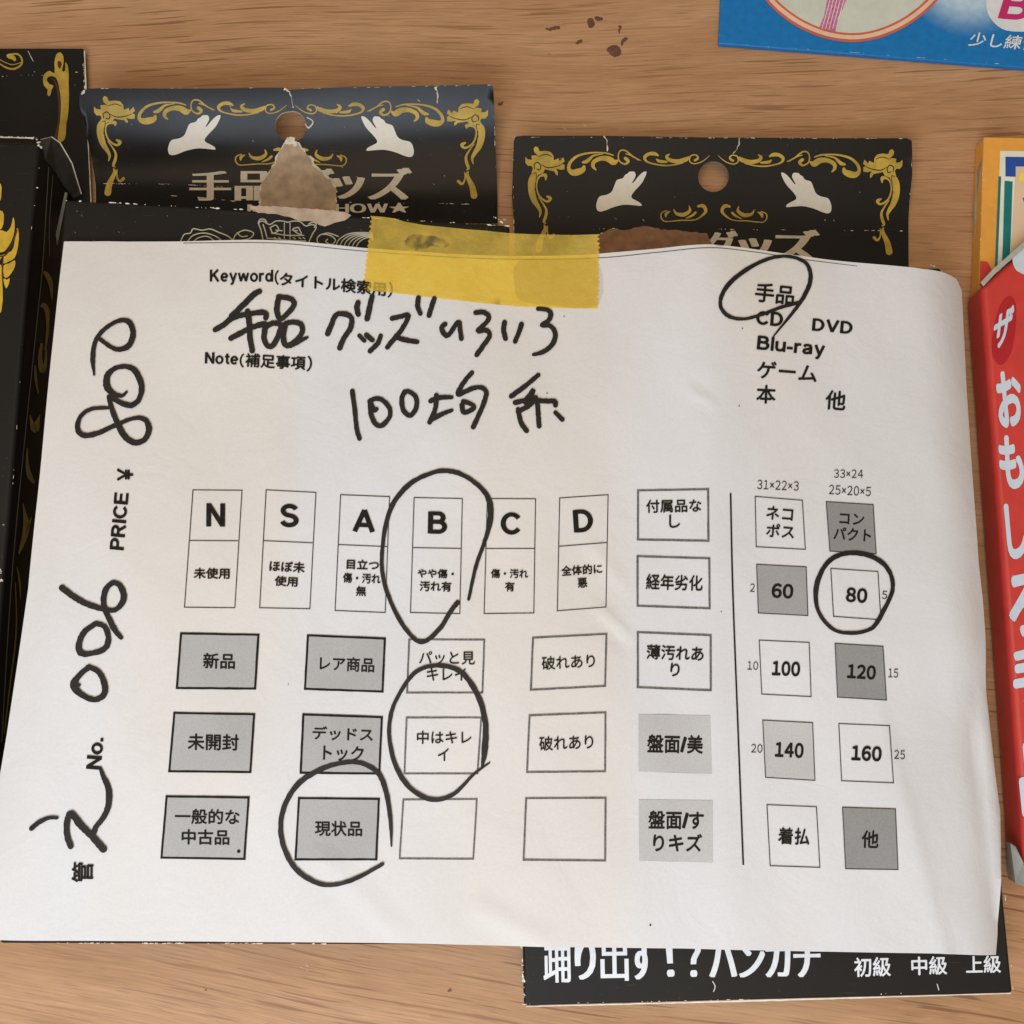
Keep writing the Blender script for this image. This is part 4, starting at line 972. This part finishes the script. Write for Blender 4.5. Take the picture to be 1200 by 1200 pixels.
    hw('handwriting', [[(385,72),(345,95),(270,170),(190,245)],[(75,342),(130,310),(200,258),(290,235),(400,220),(432,232),(430,258)],[(185,402),(260,362),(330,328),(400,305),(425,300)],[(302,212),(315,300),(320,400),(335,490)],
        [(520,110),(600,122),(630,158),(600,210),(535,265),(508,205),(520,118)],[(425,325),(418,400),(440,452),(480,452),(520,380),(535,312),(490,295),(430,320)],[(545,312),(600,290),(670,298),(688,345),(665,395),(600,450),(562,440),(553,370),(570,310)],[(600,452),(660,425),(722,396,20)],
        [(865,370),(890,310),(925,238),(990,232),(1032,262),(1025,330),(980,400),(950,470)],[(1078,150),(1070,190),(1080,235)],[(1178,108),(1158,190),(1142,265)]], 6, 240, 330, 6.6)
    hw('handwriting', [[(95,240),(120,265)],[(130,235),(162,262)],[(205,240),(190,280),(150,320)],[(265,150),(310,140),(350,135),(320,200),(280,250),(240,300)],[(290,250),(350,265),(395,272)],[(402,42),(398,85),(412,125)],[(485,45),(470,90),(457,135)],
        [(540,180),(522,200),(540,235),(560,235),(595,185),(613,172),(620,220),(625,255)],[(700,120),(740,118),(768,140),(755,172),(710,215),(755,212),(773,240),(740,290),(705,340)],[(850,170),(845,210),(855,255)],[(938,180),(925,220),(905,270)],
        [(1025,100),(1070,105),(1090,125),(1080,160),(1045,185),(1090,190),(1115,235),(1095,290),(1050,325),(1000,338,18)],
        [(58,528),(70,620),(80,720),(95,775)],[(183,622),(170,625),(158,600),(150,578),(200,568),(248,610),(252,660),(215,705),(180,700),(156,650),(150,590)],[(330,530),(315,570),(325,630),(360,655),(390,615),(388,560),(350,530),(330,535)],
        [(465,580),(510,562),(575,560,20)],[(495,550),(490,620),(460,690)],[(465,680),(520,650),(575,628,20)],[(680,432),(640,480),(607,545),(680,515),(730,510),(755,540),(730,620),(687,715)],[(635,582),(680,598),(688,618),(640,640),(628,600)],
        [(1025,445),(960,500),(885,555)],[(905,588),(960,572),(1000,522),(985,560),(960,590)],[(920,635),(980,602),(1012,562)],[(1000,575),(1060,580),(1110,582),(1115,602)],[(1020,590),(1025,650),(1030,710)],[(920,622),(935,690),(965,735)],[(1115,640),(1150,675)]], 4.4444, 400, 340, 5.8)
    hw('handwritten_price', [[(530,230,32),(590,275,34),(650,300,36),(720,280,40),(757,210,42),(745,130,42),(700,95,36),(620,115,30),(530,185,34),(485,270,34),(475,370,32),(485,480,14)],
        [(712,598,20),(680,625,26),(620,610,40),(575,560,50),(580,480,46),(640,430,36),(720,422,38),(780,460,42),(818,560,42),(800,650,38),(750,692,38),(690,682,38),(610,642,34)],
        [(588,632,30),(610,720,38),(650,820,42),(700,910,44),(770,955,40),(840,932,38),(870,860,40),(840,792,36),(760,785,30),(640,830,32),(520,885,34),(420,905,38),(368,860,38),(390,770,32),(470,718,30),(590,710,24)]], 6, 30, 360)
    hw('handwritten_number', [[(320,175,50),(400,235,44),(500,290,42),(620,325,38),(700,325,38),(752,250,42),(730,165,42),(680,140,38),(625,190,40),(612,290,42),(650,390,36),(690,470,40),(735,525,30)],
        [(560,425,38),(480,480,38),(440,560,42),(450,630,46),(530,635,40),(620,600,42),(645,530,42),(620,450,38),(560,425,38)],[(510,730,38),(440,790,42),(402,860,52),(450,920,44),(540,960,42),(610,930,42),(620,860,42),(580,770,40),(510,730,38)],[(410,845,30),(440,858,24)]], 6, 20, 660)
    hw('handwriting', [[(105,665,34),(160,620,34),(230,590,28),(285,590,24)],[(380,790,46),(355,710,46),(355,620,44),(385,560,44),(450,640,52),(530,720,50),(610,810,50)],[(545,690,40),(560,650,36),(620,570,42),(650,470,46),(640,370,44),(605,290,34),(588,240,22)]], 6, 20, 860)
    def circ(pts, s, ox, oy, wd=5.0): return hw('marker_circle', [[(p[0], p[1], (p[2] if len(p) > 2 else wd*s)) for p in pts]], s, ox, oy)
    circ([(470,570,10),(560,460,18),(650,340,26),(705,220,30),(690,120,26),(620,72,22),(520,60,20),(400,90,24),(260,170,30),(160,270,28),(130,370,24),(180,440,26),(280,460,22),(400,430,22),(520,385,22),(635,355,26)], 5.4545, 820, 290)
    circ([(385,705,24),(350,750,22),(300,830,22),(220,890,22),(150,840,20),(80,720,20),(35,580,20),(35,430,20),(70,270,22),(150,160,24),(260,100,22),(350,90,22),(440,125,22),(520,200,26),(540,290,30),(518,400,22),(470,540,18),(437,690,14)], 4, 440, 530)
    circ([(500,550,12),(512,480,28),(515,350,28),(480,220,26),(400,110,24),(290,80,22),(190,110,20),(120,200,20),(75,300,20),(65,420,20),(100,560,22),(170,660,22),(270,708,22),(370,680,20),(460,590,14),(535,535,7)], 4, 440, 760)
    circ([(1195,735,8),(1190,600,22),(1170,470,26),(1130,370,26),(1050,320,24),(960,315,22),(840,350,26),(720,430,28),(650,560,26),(645,700,26),(700,830,26),(790,905,26),(890,930,24),(1010,900,22),(1150,825,18)], 4.2857, 180, 820)
    circ([(1040,525,18),(1090,420,16),(1075,340,17),(1010,290,18),(920,280,18),(850,315,18),(810,400,18),(815,490,16),(870,560,14),(940,575,14),(1010,560,15),(1042,522,17)], 3.158, 700, 560)
    # specks
    mb = MB()
    for x, y, r in ((762,1084,1.2),(866,476,.8),(870,385,.8),(641,380+81,.8),(845,717,.7),(325,1150,.8),(280,997.5,2.2),(661,371,.7),(338,802,.6)):
        if y < 1100: add_poly(mb, circle(x, y, r, 8), Z, .03, step=1)
    mb.build('ink_speck', M_INK, pap)
paper()

# ------------------------------------------------------------------ masking tape
tx0, ty0 = P(600, 300, flat(3.5))[:2]
def zTape(x, y):
    return zPaper(x, y)+.035+.012*math.sin(3.1*x+1.0)*math.cos(2.2*y)+.008*math.sin(5.3*x-2.7*y)
def tape():
    b = P(565, 310, flat(0)); b = (b[0], b[1], 3.4)
    def serr(x0, y0, x1, y1, n, a):
        out = []
        for k in range(n):
            t = k/n; out.append((x0+(x1-x0)*t+random.uniform(-.4, .4), y0+(y1-y0)*t)); out.append((x0+(x1-x0)*(t+.5/n)+a*random.uniform(.5, 1.2), y0+(y1-y0)*(t+.5/n)))
        return out
    out = [(434, 253), (448, 254), (462, 256), (475, 260), (495, 263.5), (540, 268), (600, 273.5), (650, 275), (702, 274.5)]
    out += serr(703, 275, 702, 361, 17, -3.2)+[(701, 361.5), (660, 361), (606, 359), (565, 355), (520, 350), (460, 343), (424, 340)]
    out += serr(424, 339, 434, 254, 15, 2.6)
    o = sheet('masking_tape', out, zTape, .006, M_TAPE, None, b, step=.25)
    tag(o, 'strip of yellow masking tape with serrated ends holding the top edge of the paper form', 'tape')
    poly('tape_overlap', smooth_loop([(607, 306), (660, 304), (701, 306), (701, 358), (640, 357), (610, 352), (603, 335)], 3), zTape, .004, M_OVERLAP, o, step=.3)  # tinted patch added in place of a second, overlapping piece of tape
    poly('smudge', smooth_loop(ragged([(474, 282), (486, 273), (500, 276), (516, 278), (526, 283), (522, 290), (505, 289), (494, 294), (480, 291)], 1.5, 8), 2), zTape, .004, M_SMUDGE, o, step=.3)
tape()
